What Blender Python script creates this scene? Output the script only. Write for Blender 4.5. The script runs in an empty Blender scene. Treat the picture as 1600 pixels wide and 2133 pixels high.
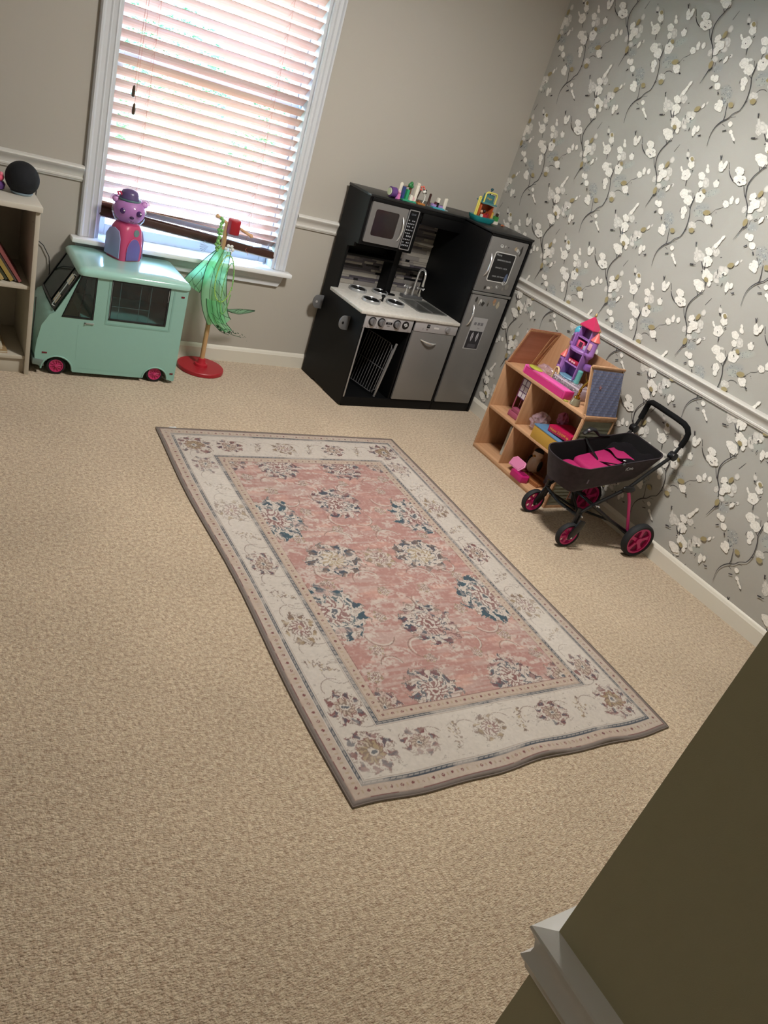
import bpy, bmesh, math, random
import numpy as np
from mathutils import Vector, Matrix
random.seed(7)
PI = math.pi
SC = bpy.context.scene
COL = SC.collection

# ------------------------------------------------------------------ camera
cd = bpy.data.cameras.new('camera'); cam = bpy.data.objects.new('camera', cd); COL.objects.link(cam)
cd.sensor_fit = 'AUTO'; cd.sensor_width = 36.0; cd.lens = 26.5245
cd.clip_start = 0.02; cd.clip_end = 200
cam.matrix_world = Matrix([[0.83241, 0.018102, -0.553864, -3.133208], [-0.471161, 0.549256, -0.690163, -3.839919], [0.29172, 0.835458, 0.465736, 1.531953], [0.0, 0.0, 0.0, 1.0]])
SC.camera = cam

# ------------------------------------------------------------------ world, sun, exposure
SC.view_settings.view_transform = 'Standard'; SC.view_settings.look = 'None'
SC.view_settings.gamma = 1.0; SC.view_settings.use_curve_mapping = False
SC.view_settings.exposure = 2.5
w = bpy.data.worlds.new('world'); SC.world = w; w.use_nodes = True
nt = w.node_tree; nt.nodes.clear()
out = nt.nodes.new('ShaderNodeOutputWorld'); bg = nt.nodes.new('ShaderNodeBackground')
sky = nt.nodes.new('ShaderNodeTexSky'); sky.sky_type = 'NISHITA'; sky.sun_disc = False
sky.sun_elevation = math.radians(52); sky.sun_rotation = math.radians(200); sky.air_density = 1.0; sky.dust_density = 1.5
nt.links.new(sky.outputs[0], bg.inputs[0]); nt.links.new(bg.outputs[0], out.inputs[0])
bg.inputs[1].default_value = 2.4
def lamp(name, kind, loc, energy, color, size=None, look=None, **k):
    l = bpy.data.lights.new(name, kind); l.energy = energy; l.color = color
    o = bpy.data.objects.new(name, l); COL.objects.link(o); o.location = loc
    if size:
        l.shape = 'RECTANGLE'; l.size = size[0]; l.size_y = size[1]
    if look: o.rotation_euler = (Vector(look) - Vector(loc)).to_track_quat('-Z', 'Y').to_euler()
    for a, b in k.items(): setattr(l, a, b)
    return o
sun = lamp('sun', 'SUN', (0, 0, 20), 3.2, (1.0, 0.96, 0.9), look=(1.5, 9.0, 9.0), angle=0.02)
p = lamp('window_portal', 'AREA', (-1.8, 0.17, 1.33), 1, (1, 1, 1), size=(1.0, 1.6), look=(-1.8, -1, 1.33)); p.data.cycles.is_portal = True
p = lamp('ceiling_fill_light', 'AREA', (-1.35, -1.75, 2.36), 10.5, (1.0, 0.955, 0.895), look=(-1.35, -1.75, 0)); p.data.shape = 'DISK'; p.data.size = 0.36  # unseen fill added overhead to brighten the floor and papered wall

lamp('hall_fill_light', 'AREA', (-3.4, -5.0, 2.42), 0.5, (1.0, 0.93, 0.80), size=(0.35, 0.35), look=(-3.4, -5.0, 0))  # soft fill added out of view to lift the dark hall side

# ------------------------------------------------------------------ materials
def lin(h):
    h = h.lstrip('#'); r = [int(h[i:i+2], 16) / 255 for i in (0, 2, 4)]
    return tuple(c / 12.92 if c <= 0.04045 else ((c + 0.055) / 1.055) ** 2.4 for c in r)
MATS = {}
def M(h, rough=0.5, metal=0.0, alpha=None, trans=0.0, bump=0.0, bscale=200.0, coat=0.0, vary=0.0, vscale=8.0, emit=0.0, sheen=0.0, translucent=0.0):
    key = (h, rough, metal, alpha, trans, bump, bscale, coat, vary, vscale, emit, sheen, translucent)
    if key in MATS: return MATS[key]
    m = bpy.data.materials.new('mat_' + h.lstrip('#')); m.use_nodes = True
    n = m.node_tree.nodes; L = m.node_tree.links; b = n['Principled BSDF']
    c = lin(h); b.inputs['Base Color'].default_value = (*c, 1)
    b.inputs['Roughness'].default_value = rough; b.inputs['Metallic'].default_value = metal
    if max(c) < .006: b.inputs['Specular IOR Level'].default_value = .22
    if alpha is not None: b.inputs['Alpha'].default_value = alpha
    if trans: b.inputs['Transmission Weight'].default_value = trans
    if coat: b.inputs['Coat Weight'].default_value = coat; b.inputs['Coat Roughness'].default_value = 0.06
    if sheen: b.inputs['Sheen Weight'].default_value = sheen
    tc = n.new('ShaderNodeTexCoord')
    if vary:
        nz = n.new('ShaderNodeTexNoise'); nz.inputs['Scale'].default_value = vscale; nz.inputs['Detail'].default_value = 4
        mr = n.new('ShaderNodeMapRange'); mr.inputs[1].default_value = 0.3; mr.inputs[2].default_value = 0.7
        mr.inputs[3].default_value = 1 - vary; mr.inputs[4].default_value = 1 + vary
        mx = n.new('ShaderNodeVectorMath'); mx.operation = 'SCALE'; mx.inputs[0].default_value = c
        L.new(tc.outputs['Object'], nz.inputs['Vector']); L.new(nz.outputs[0], mr.inputs[0]); L.new(mr.outputs[0], mx.inputs['Scale'])
        L.new(mx.outputs[0], b.inputs['Base Color'])
    if bump:
        nb = n.new('ShaderNodeTexNoise'); nb.inputs['Scale'].default_value = bscale; nb.inputs['Detail'].default_value = 3
        bp = n.new('ShaderNodeBump'); bp.inputs['Strength'].default_value = bump; bp.inputs['Distance'].default_value = 0.002
        L.new(tc.outputs['Object'], nb.inputs['Vector']); L.new(nb.outputs[0], bp.inputs['Height']); L.new(bp.outputs[0], b.inputs['Normal'])
    if translucent:
        tr = n.new('ShaderNodeBsdfTranslucent'); tr.inputs[0].default_value = (*c, 1)
        mix = n.new('ShaderNodeMixShader'); mix.inputs[0].default_value = translucent
        o = n['Material Output']; L.new(b.outputs[0], mix.inputs[1]); L.new(tr.outputs[0], mix.inputs[2]); L.new(mix.outputs[0], o.inputs[0])
    MATS[key] = m
    return m
def wood(h1, h2, rough=0.45, axis='X', scale=14.0):
    key = ('wood', h1, h2, axis, scale)
    if key in MATS: return MATS[key]
    m = bpy.data.materials.new('wood_' + h1.lstrip('#')); m.use_nodes = True
    n = m.node_tree.nodes; L = m.node_tree.links; b = n['Principled BSDF']; b.inputs['Roughness'].default_value = rough
    tc = n.new('ShaderNodeTexCoord'); mp = n.new('ShaderNodeMapping')
    s = [scale * 3] * 3; s['XYZ'.index(axis)] = scale * 0.18; mp.inputs['Scale'].default_value = s
    nz = n.new('ShaderNodeTexNoise'); nz.inputs['Scale'].default_value = 1.6; nz.inputs['Detail'].default_value = 6; nz.inputs['Distortion'].default_value = 0.6
    cr = n.new('ShaderNodeValToRGB'); cr.color_ramp.elements[0].position = 0.3; cr.color_ramp.elements[1].position = 0.72
    cr.color_ramp.elements[0].color = (*lin(h1), 1); cr.color_ramp.elements[1].color = (*lin(h2), 1)
    L.new(tc.outputs['Object'], mp.inputs[0]); L.new(mp.outputs[0], nz.inputs['Vector']); L.new(nz.outputs[0], cr.inputs[0]); L.new(cr.outputs[0], b.inputs['Base Color'])
    MATS[key] = m
    return m
def attr_mat(name, rough=0.9, bump=0.0, bscale=400, sheen=0.0):
    m = bpy.data.materials.new(name); m.use_nodes = True
    n = m.node_tree.nodes; L = m.node_tree.links; b = n['Principled BSDF']; b.inputs['Roughness'].default_value = rough
    b.inputs['Sheen Weight'].default_value = sheen
    a = n.new('ShaderNodeAttribute'); a.attribute_name = 'print'
    L.new(a.outputs['Color'], b.inputs['Base Color'])
    if bump:
        tc = n.new('ShaderNodeTexCoord'); nb = n.new('ShaderNodeTexNoise'); nb.inputs['Scale'].default_value = bscale
        bp = n.new('ShaderNodeBump'); bp.inputs['Strength'].default_value = bump; bp.inputs['Distance'].default_value = 0.002
        L.new(tc.outputs['Object'], nb.inputs['Vector']); L.new(nb.outputs[0], bp.inputs['Height']); L.new(bp.outputs[0], b.inputs['Normal'])
    return m
def glass(h='#ffffff', rough=0.02, tint=0.0):
    """thin pane: mostly transparent, glossy at grazing angles"""
    key = ('glass', h, rough, tint)
    if key in MATS: return MATS[key]
    m = bpy.data.materials.new('glass_' + h.lstrip('#')); m.use_nodes = True
    n = m.node_tree.nodes; L = m.node_tree.links; n.remove(n['Principled BSDF']); o = n['Material Output']
    t = n.new('ShaderNodeBsdfTransparent'); t.inputs[0].default_value = (*lin(h), 1)
    g = n.new('ShaderNodeBsdfGlossy'); g.inputs['Roughness'].default_value = rough
    f = n.new('ShaderNodeLayerWeight'); f.inputs[0].default_value = .5; pw_ = n.new('ShaderNodeMath'); pw_.operation = 'POWER'; pw_.inputs[1].default_value = 4; sc_ = n.new('ShaderNodeMath'); sc_.operation = 'MULTIPLY_ADD'; sc_.inputs[1].default_value = .55; sc_.inputs[2].default_value = .05
    L.new(f.outputs['Facing'], pw_.inputs[0]); L.new(pw_.outputs[0], sc_.inputs[0])
    x = n.new('ShaderNodeMixShader'); L.new(sc_.outputs[0], x.inputs[0]); L.new(t.outputs[0], x.inputs[1]); L.new(g.outputs[0], x.inputs[2]); L.new(x.outputs[0], o.inputs[0])
    MATS[key] = m
    return m

# ------------------------------------------------------------------ mesh builder
def basis(d):
    d = Vector(d).normalized(); a = Vector((0, 0, 1)) if abs(d.z) < 0.9 else Vector((1, 0, 0))
    u = d.cross(a).normalized(); return u, d.cross(u).normalized()
class B:
    def __init__(s): s.v = []; s.f = []
    def add(s, vs, fs):
        k = len(s.v); s.v += [tuple(v) for v in vs]; s.f += [tuple(i + k for i in f) for f in fs]; return s
    def box(s, x0, x1, y0, y1, z0, z1):
        vs = [(x, y, z) for z in (z0, z1) for y in (y0, y1) for x in (x0, x1)]
        return s.add(vs, [(0, 2, 3, 1), (4, 5, 7, 6), (0, 1, 5, 4), (2, 6, 7, 3), (0, 4, 6, 2), (1, 3, 7, 5)])
    def obox(s, c, size, rot=(0, 0, 0)):
        from mathutils import Euler
        R = Euler(rot).to_matrix(); c = Vector(c); hx, hy, hz = [q / 2 for q in size]
        vs = [c + R @ Vector((x, y, z)) for z in (-hz, hz) for y in (-hy, hy) for x in (-hx, hx)]
        return s.add(vs, [(0, 2, 3, 1), (4, 5, 7, 6), (0, 1, 5, 4), (2, 6, 7, 3), (0, 4, 6, 2), (1, 3, 7, 5)])
    def prism(s, pts, vec):
        n = len(pts); vec = Vector(vec); p = [Vector(q) for q in pts]
        return s.add(p + [q + vec for q in p], [tuple(range(n))[::-1], tuple(range(n, 2 * n))] + [(i, (i + 1) % n, n + (i + 1) % n, n + i) for i in range(n)])
    def cone(s, p0, p1, r0, r1=None, n=20):
        r1 = r0 if r1 is None else r1; p0 = Vector(p0); p1 = Vector(p1); u, v = basis(p1 - p0)
        vs = []
        for p, r in ((p0, r0), (p1, max(r1, 1e-5))):
            vs += [p + (u * math.cos(2 * PI * i / n) + v * math.sin(2 * PI * i / n)) * r for i in range(n)]
        return s.add(vs, [tuple(range(n)), tuple(range(n, 2 * n))[::-1]] + [(i, n + i, n + (i + 1) % n, (i + 1) % n) for i in range(n)])
    def tube(s, path, r, n=8, closed=False, ry=None):
        P = [Vector(p) for p in path]; m = len(P); rr = r if isinstance(r, (list, tuple)) else [r] * m
        vs = []; fr = None
        for i, p in enumerate(P):
            a = P[(i - 1) % m] if (closed or i > 0) else p; b = P[(i + 1) % m] if (closed or i < m - 1) else p
            t = (b - a).normalized()
            if fr is None: fr = basis(t)[0]
            fr = (fr - t * fr.dot(t)); fr = fr.normalized() if fr.length > 1e-6 else basis(t)[0]
            w2 = t.cross(fr)
            k2 = 1.0 if ry is None else ry
            vs += [p + (fr * math.cos(2 * PI * j / n) + w2 * math.sin(2 * PI * j / n) * k2) * rr[i] for j in range(n)]
        fs = []
        for i in range(m if closed else m - 1):
            a, b = i * n, ((i + 1) % m) * n
            fs += [(a + j, a + (j + 1) % n, b + (j + 1) % n, b + j) for j in range(n)]
        if not closed: fs += [tuple(range(n))[::-1], tuple(range((m - 1) * n, m * n))]
        return s.add(vs, fs)
    def lathe(s, prof, n=24, c=(0, 0, 0), axis='Z', R=None):
        vs = []; c = Vector(c)
        for r, z in prof:
            for i in range(n):
                a = 2 * PI * i / n; q = Vector((max(r, 1e-5) * math.cos(a), max(r, 1e-5) * math.sin(a), z))
                if axis == 'Y': q = Vector((q.x, q.z, q.y))
                if axis == 'X': q = Vector((q.z, q.x, q.y))
                if R is not None: q = R @ q
                vs.append(c + q)
        fs = []
        for k in range(len(prof) - 1):
            a, b = k * n, (k + 1) * n
            fs += [(a + i, a + (i + 1) % n, b + (i + 1) % n, b + i) for i in range(n)]
        fs += [tuple(range(n))[::-1], tuple(range((len(prof) - 1) * n, len(prof) * n))]
        return s.add(vs, fs)
    def sph(s, c, r, n=16, m=10, R=None):
        r = (r, r, r) if not isinstance(r, (tuple, list)) else r; c = Vector(c); vs = []
        for k in range(m + 1):
            t = PI * k / m; st = max(math.sin(t), 1e-4)
            for i in range(n):
                a = 2 * PI * i / n; q = Vector((r[0] * st * math.cos(a), r[1] * st * math.sin(a), -r[2] * math.cos(t)))
                vs.append(c + (R @ q if R is not None else q))
        fs = [(k * n + i, k * n + (i + 1) % n, (k + 1) * n + (i + 1) % n, (k + 1) * n + i) for k in range(m) for i in range(n)]
        fs += [tuple(range(n))[::-1], tuple(range(m * n, m * n + n))]
        return s.add(vs, fs)
    def loft(s, rings, caps=True, closed=True):
        n = len(rings[0]); vs = [p for r in rings for p in r]; fs = []
        for k in range(len(rings) - 1):
            a, b = k * n, (k + 1) * n
            fs += [(a + i, a + (i + 1) % n, b + (i + 1) % n, b + i) for i in range(n if closed else n - 1)]
        if caps: fs += [tuple(range(n))[::-1], tuple(range((len(rings) - 1) * n, len(rings) * n))]
        return s.add(vs, fs)
    def grid(s, fn, nu, nv):
        vs = [fn(i / nu, j / nv) for j in range(nv + 1) for i in range(nu + 1)]
        return s.add(vs, [(j * (nu + 1) + i, j * (nu + 1) + i + 1, (j + 1) * (nu + 1) + i + 1, (j + 1) * (nu + 1) + i) for j in range(nv) for i in range(nu)])
    def build(s, name, mat, parent=None, bevel=0.0, smooth=None, seg=2, fixn=True):
        me = bpy.data.meshes.new(name); bm = bmesh.new()
        vs = [bm.verts.new(v) for v in s.v]
        for f in s.f:
            try: bm.faces.new([vs[i] for i in f])
            except ValueError: pass
        if fixn: bmesh.ops.recalc_face_normals(bm, faces=bm.faces)
        if bevel: bmesh.ops.bevel(bm, geom=[e for e in bm.edges if len(e.link_faces) == 2 and e.calc_face_angle(0) > 0.5], offset=bevel, segments=seg, profile=0.5, affect='EDGES', clamp_overlap=True)
        bm.to_mesh(me); bm.free()
        if smooth is None: smooth = 35 if (bevel or len(s.f) > 12) else 0
        if smooth:
            me.polygons.foreach_set('use_smooth', [True] * len(me.polygons)); me.set_sharp_from_angle(angle=math.radians(smooth))
        if mat is not None: me.materials.append(mat)
        o = bpy.data.objects.new(name, me); COL.objects.link(o)
        if parent is not None: o.parent = parent
        return o
def rr2(w, h, r, n=5, cx=0, cy=0):
    """rounded rectangle outline, 2D"""
    p = []
    for sx, sy, a0 in ((1, 1, 0), (-1, 1, 90), (-1, -1, 180), (1, -1, 270)):
        for k in range(n + 1):
            a = math.radians(a0 + 90 * k / n); p.append((cx + sx * (w / 2 - r) + r * math.cos(a), cy + sy * (h / 2 - r) + r * math.sin(a)))
    return p
def frame_prism(b, outer, inner, to3, vec):
    """ring between two outlines of equal count"""
    n = len(outer); vec = Vector(vec)
    O = [Vector(to3(*p)) for p in outer]; I = [Vector(to3(*p)) for p in inner]
    vs = O + I + [p + vec for p in O] + [p + vec for p in I]; fs = []
    for i in range(n):
        j = (i + 1) % n
        fs += [(i, j, n + j, n + i), (2 * n + i, 3 * n + i, 3 * n + j, 2 * n + j), (i, 2 * n + i, 2 * n + j, j), (n + i, n + j, 3 * n + j, 3 * n + i)]
    b.add(vs, fs)
def thing(name, label, cat, loc=(0, 0, 0), rz=0.0, group=None):
    o = bpy.data.objects.new(name, None); COL.objects.link(o); o.empty_display_size = 0.05
    o.location = loc; o.rotation_euler = (0, 0, rz); o['label'] = label; o['category'] = cat
    if group: o['group'] = group
    return o
def tag(o, label, cat, group=None, kind=None):
    o['label'] = label; o['category'] = cat
    if group: o['group'] = group
    if kind: o['kind'] = kind
    return o
def struct(o): o['kind'] = 'structure'; return o
def kids(o): return [c for c in bpy.data.objects if c.parent == o]
def copy_tree(o, parent=None):
    c = o.copy(); COL.objects.link(c); c.parent = parent
    for ch in kids(o): copy_tree(ch, c)
    return c
def text(body, size, mat, parent, loc, rot, name='lettering', extrude=0.0004, sx=1.0):
    cu = bpy.data.curves.new(name, 'FONT'); cu.body = body; cu.size = size; cu.extrude = extrude; cu.align_x = 'CENTER'; cu.align_y = 'CENTER'; cu.resolution_u = 2
    t = bpy.data.objects.new(name, cu); COL.objects.link(t)
    dg = bpy.context.evaluated_depsgraph_get(); me = bpy.data.meshes.new_from_object(t.evaluated_get(dg)); bpy.data.objects.remove(t)
    me.materials.clear(); me.materials.append(mat)
    o = bpy.data.objects.new(name, me); COL.objects.link(o); o.parent = parent; o.location = loc; o.rotation_euler = rot; o.scale = (sx, 1, 1)
    return o
# ------------------------------------------------------------------ the room
H = 2.5; XL = -4.25; YN = -3.626; XN = -2.561; YH = -5.6
paint = M('#b0aba2', 0.75, bump=0.12, bscale=900)
white = M('#dcd9d3', 0.35)
ceilm = M('#e6e3dc', 0.9)
def box_obj(name, boxes, mat, parent=None, bevel=0.0):
    b = B()
    for q in boxes: b.box(*q)
    return b.build(name, mat, parent, bevel)
# window opening: x -2.27..-1.338, z 0.54..2.10
WX0, WX1, WZ0, WZ1 = -2.270, -1.338, 0.535, 2.12
struct(box_obj('wall_back', [(XL - .16, WX0, 0, .16, 0, H), (WX1, .16, 0, .16, 0, H), (WX0, WX1, 0, .16, 0, WZ0), (WX0, WX1, 0, .16, WZ1, H)], paint))
struct(box_obj('wall_left', [(XL - .16, XL, YH, 0, 0, H)], paint))
XE = XN + 0.022 * (YN - YH)   # the hall side runs slightly off square
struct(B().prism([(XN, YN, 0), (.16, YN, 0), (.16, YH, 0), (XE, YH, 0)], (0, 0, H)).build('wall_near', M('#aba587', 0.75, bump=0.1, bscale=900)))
struct(box_obj('wall_hall', [(XL - .16, .16, YH - .16, YH, 0, H)], paint))
struct(box_obj('ceiling', [(XL - .16, .16, YH - .16, .16, H, H + .12)], ceilm))

# carpet: low loop pile
cm = bpy.data.materials.new('carpet'); cm.use_nodes = True
n = cm.node_tree.nodes; L = cm.node_tree.links; b_ = n['Principled BSDF']; b_.inputs['Roughness'].default_value = 1.0
b_.inputs['Sheen Weight'].default_value = 0.25; b_.inputs['Specular IOR Level'].default_value = 0.1
tc = n.new('ShaderNodeTexCoord')
vo = n.new('ShaderNodeTexVoronoi'); vo.inputs['Scale'].default_value = 125; vo.inputs['Randomness'].default_value = 0.85
nz = n.new('ShaderNodeTexNoise'); nz.inputs['Scale'].default_value = 260; nz.inputs['Detail'].default_value = 3
mp = n.new('ShaderNodeMapping'); mp.inputs['Scale'].default_value = (1.0, 2.1, 1.0)
nb = n.new('ShaderNodeTexNoise'); nb.inputs['Scale'].default_value = 85; nb.inputs['Detail'].default_value = 5; nb.inputs['Roughness'].default_value = 0.7
nl = n.new('ShaderNodeTexNoise'); nl.inputs['Scale'].default_value = 2.2; nl.inputs['Detail'].default_value = 4
L.new(tc.outputs['Object'], mp.inputs[0]); L.new(mp.outputs[0], vo.inputs['Vector'])
for q in (nz, nb, nl): L.new(tc.outputs['Object'], q.inputs['Vector'])
cr = n.new('ShaderNodeValToRGB'); e = cr.color_ramp.elements
e[0].position = 0.36; e[0].color = (*lin('#a9917a'), 1); e[1].position = 0.62; e[1].color = (*lin('#d8c6ac'), 1)
L.new(nb.outputs[0], cr.inputs[0])
mr = n.new('ShaderNodeMapRange'); mr.inputs[1].default_value = .35; mr.inputs[2].default_value = .65; mr.inputs[3].default_value = .93; mr.inputs[4].default_value = 1.05
L.new(nl.outputs[0], mr.inputs[0])
mx = n.new('ShaderNodeVectorMath'); mx.operation = 'SCALE'; L.new(cr.outputs[0], mx.inputs[0]); L.new(mr.outputs[0], mx.inputs['Scale']); L.new(mx.outputs[0], b_.inputs['Base Color'])
ad = n.new('ShaderNodeMath'); ad.operation = 'ADD'; ml = n.new('ShaderNodeMath'); ml.operation = 'MULTIPLY'; ml.inputs[1].default_value = -0.9
L.new(vo.outputs['Distance'], ml.inputs[0]); L.new(ml.outputs[0], ad.inputs[0]); L.new(nz.outputs[0], ad.inputs[1])
bp = n.new('ShaderNodeBump'); bp.inputs['Strength'].default_value = 0.75; bp.inputs['Distance'].default_value = 0.006
L.new(ad.outputs[0], bp.inputs['Height']); L.new(bp.outputs[0], b_.inputs['Normal'])
struct(box_obj('floor', [(XL - .16, .16, YH - .16, .16, -.1, 0)], cm))

# papered wall: painted ground with the printed blossom sprays on top
paper = M('#a9a7a1', 0.62, bump=0.25, bscale=500, vary=0.05, vscale=3)
wr = struct(box_obj('wall_right', [(0, .16, YN, .0, 0, H)], paper))
WP_T = (.5415, .5445)
def wallpaper_print():
    base = lin('#a9a7a1')
    cols = {0: lin('#3a383c'), 1: lin('#5a5856'), 2: lin('#ece9e2'), 3: lin('#d9d6d0'), 4: lin('#9c8f68'), 5: lin('#8b9499'), 6: lin('#a9b3ad')}
    V = []; F = []; K = []
    def mixc(a, b, t): return tuple(a[i] * (1 - t) + b[i] * t for i in range(3))
    def poly(pts, c, off):
        k = len(V); V.extend((off, p[0], p[1]) for p in pts); F.append(tuple(range(k, k + len(pts)))); K.extend([c] * len(pts))
    def tile(oy, oz):
        lay = [0.0004]
        def nxt(): lay[0] += 0.000012; return -lay[0]
        rnd = random.Random(3)
        def blob(k, cx, cy, a, b_, c2):
            if not (oy + cx < -0.002 and oy + cx > YN + .01 and 0.0 < oz + cy < H): return
            N = 14; ph = [1 + rnd.uniform(-.1, .1) for _ in range(N)]; off = nxt()
            rings = [(1.0, .55), (.84, .93), (.5, 1.0)] if k in (2, 3) else [(1.0, .7), (.8, 1.0)]
            if k in (5, 6): rings = [(1.1, .12), (.8, .3), (.45, .45)]
            if k == 3: rings = [(1.1, .3), (.85, .7), (.5, .95)]
            kk = len(V); allr = []
            for s_, t_ in rings:
                col_ = mixc(base, c2, t_)
                for i in range(N):
                    an = 2 * PI * i / N; x = math.cos(an) * s_ * ph[i]; y = math.sin(an) * s_ * ph[i]
                    py = min(oy + cx + (a[0] * y + b_[0] * x) / 1000, -0.001)
                    V.append((off, py, min(max(oz + cy + (a[1] * y + b_[1] * x) / 1000, 0.001), H))); K.append(col_)
            for r in range(len(rings) - 1):
                for i in range(N):
                    j = (i + 1) % N; F.append((kk + r * N + i, kk + r * N + j, kk + (r + 1) * N + j, kk + (r + 1) * N + i))
            F.append(tuple(kk + (len(rings) - 1) * N + i for i in range(N)))
            if k == 2:   # a faint petal line
                off = nxt(); s0 = rnd.uniform(0, 6)
                for i in range(5):
                    a0 = s0 + i * .5; a1 = a0 + .5; q = []
                    for aa, s_ in ((a0, .5), (a1, .5), (a1, .42), (a0, .42)):
                        x = math.cos(aa) * s_; y = math.sin(aa) * s_
                        q.append((min(oy + cx + (a[0] * y + b_[0] * x) / 1000, -.001), oz + cy + (a[1] * y + b_[1] * x) / 1000))
                    poly(q, lin('#c4c0b8'), off)
        for pss in (5, 6, 1, 3, 2, 0, 4):
            if pss in (0, 1):
                for k, pts in WP_S:
                    if k != pss: continue
                    c = [(oy + p[0] / 1000, oz + p[1] / 1000, (p[2] + .4) / 1650) for p in pts]
                    if any(q[0] > -.003 or q[0] < YN + .01 or q[1] < .01 or q[1] > H - .01 for q in c): continue
                    if len(c) > 2:   # smooth
                        d = []
                        for i in range(len(c) - 1):
                            p0 = c[max(i - 1, 0)]; p1 = c[i]; p2 = c[i + 1]; p3 = c[min(i + 2, len(c) - 1)]
                            for t in (0, .33, .67): d.append(tuple(.5 * (2 * p1[q] + (p2[q] - p0[q]) * t + (2 * p0[q] - 5 * p1[q] + 4 * p2[q] - p3[q]) * t * t + (3 * p1[q] - p0[q] - 3 * p2[q] + p3[q]) * t ** 3) for q in range(3)))
                        d.append(c[-1]); c = d
                    off = nxt()
                    for i in range(len(c) - 1):
                        (x0, y0, w0), (x1, y1, w1) = c[i], c[i + 1]; l = math.hypot(x1 - x0, y1 - y0) or 1; nx, ny = -(y1 - y0) / l, (x1 - x0) / l
                        poly([(x0 + nx * w0, y0 + ny * w0), (x1 + nx * w1, y1 + ny * w1), (x1 - nx * w1, y1 - ny * w1), (x0 - nx * w0, y0 - ny * w0)], cols[pss], off)
            if pss >= 2:
                for k, cx, cy, ax, ay, bx, by in WP_F:
                    if k != pss: continue
                    if k in (2, 3) and math.hypot(ax, ay) > 14:
                        n5 = 5; s0 = rnd.uniform(0, 6)
                        for q in range(n5):
                            an = s0 + q * 2 * PI / n5; ex, ey = .5 * math.cos(an), .5 * math.sin(an)
                            blob(k, (cx + ax * ey + bx * ex) / 1000, (cy + ay * ey + by * ex) / 1000, (ax * .62, ay * .62), (bx * .62, by * .62), cols[k])
                        blob(k, cx / 1000, cy / 1000, (ax * .6, ay * .6), (bx * .6, by * .6), cols[k])
                    else: blob(k, cx / 1000, cy / 1000, (ax * 1.12, ay * 1.12), (bx * 1.12, by * 1.12), cols[k])
            if pss == 6 or pss == 5:
                off = nxt()
                for k, cx, cy, ax, ay, bx, by in WP_F:
                    if k != pss: continue
                    for _ in range(16):
                        r1, r2 = rnd.uniform(-.9, .9), rnd.uniform(-.9, .9); x = oy + (cx + ax * r1 + bx * r2) / 1000; y = oz + (cy + ay * r1 + by * r2) / 1000
                        if x > -.006 or x < YN + .01 or y < .01 or y > H: continue
                        s_ = rnd.uniform(.0015, .004); t = rnd.uniform(0, 3)
                        poly([(x + s_ * math.cos(t + q * PI / 2) * (1, .45)[q % 2], y + s_ * 1.3 * math.sin(t + q * PI / 2) * (1, .45)[q % 2]) for q in range(4)], rnd.choice([lin('#7d858c'), lin('#9ba6a2'), lin('#c2c8c4'), lin('#6f7377')]), off)
        off = nxt()
        for x, y, w in WP_P:
            X_, Y_ = oy + x / 1000, oz + y / 1000
            if X_ > -.006 or X_ < YN + .01 or Y_ < .01 or Y_ > H: continue
            w /= 1000
            poly([(X_ + w * math.cos(q * PI / 3), Y_ + w * math.sin(q * PI / 3) * 1.4) for q in range(6)], cols[0], off)
    ty, tz = WP_T
    for i in range(-5, 4):
        for j in range(-5, 3): tile(-1.2708 + i * ty, 1.7501 + j * tz)
    me = bpy.data.meshes.new('blossom_print'); me.from_pydata(V, [], F)
    at = me.color_attributes.new('print', 'FLOAT_COLOR', 'POINT')
    a = np.ones((len(V), 4), np.float32); a[:, :3] = K; at.data.foreach_set('color', a.ravel())
    me.materials.append(attr_mat('blossom_print', 0.6)); o = bpy.data.objects.new('blossom_print', me); COL.objects.link(o); o.parent = wr
    return o
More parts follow.
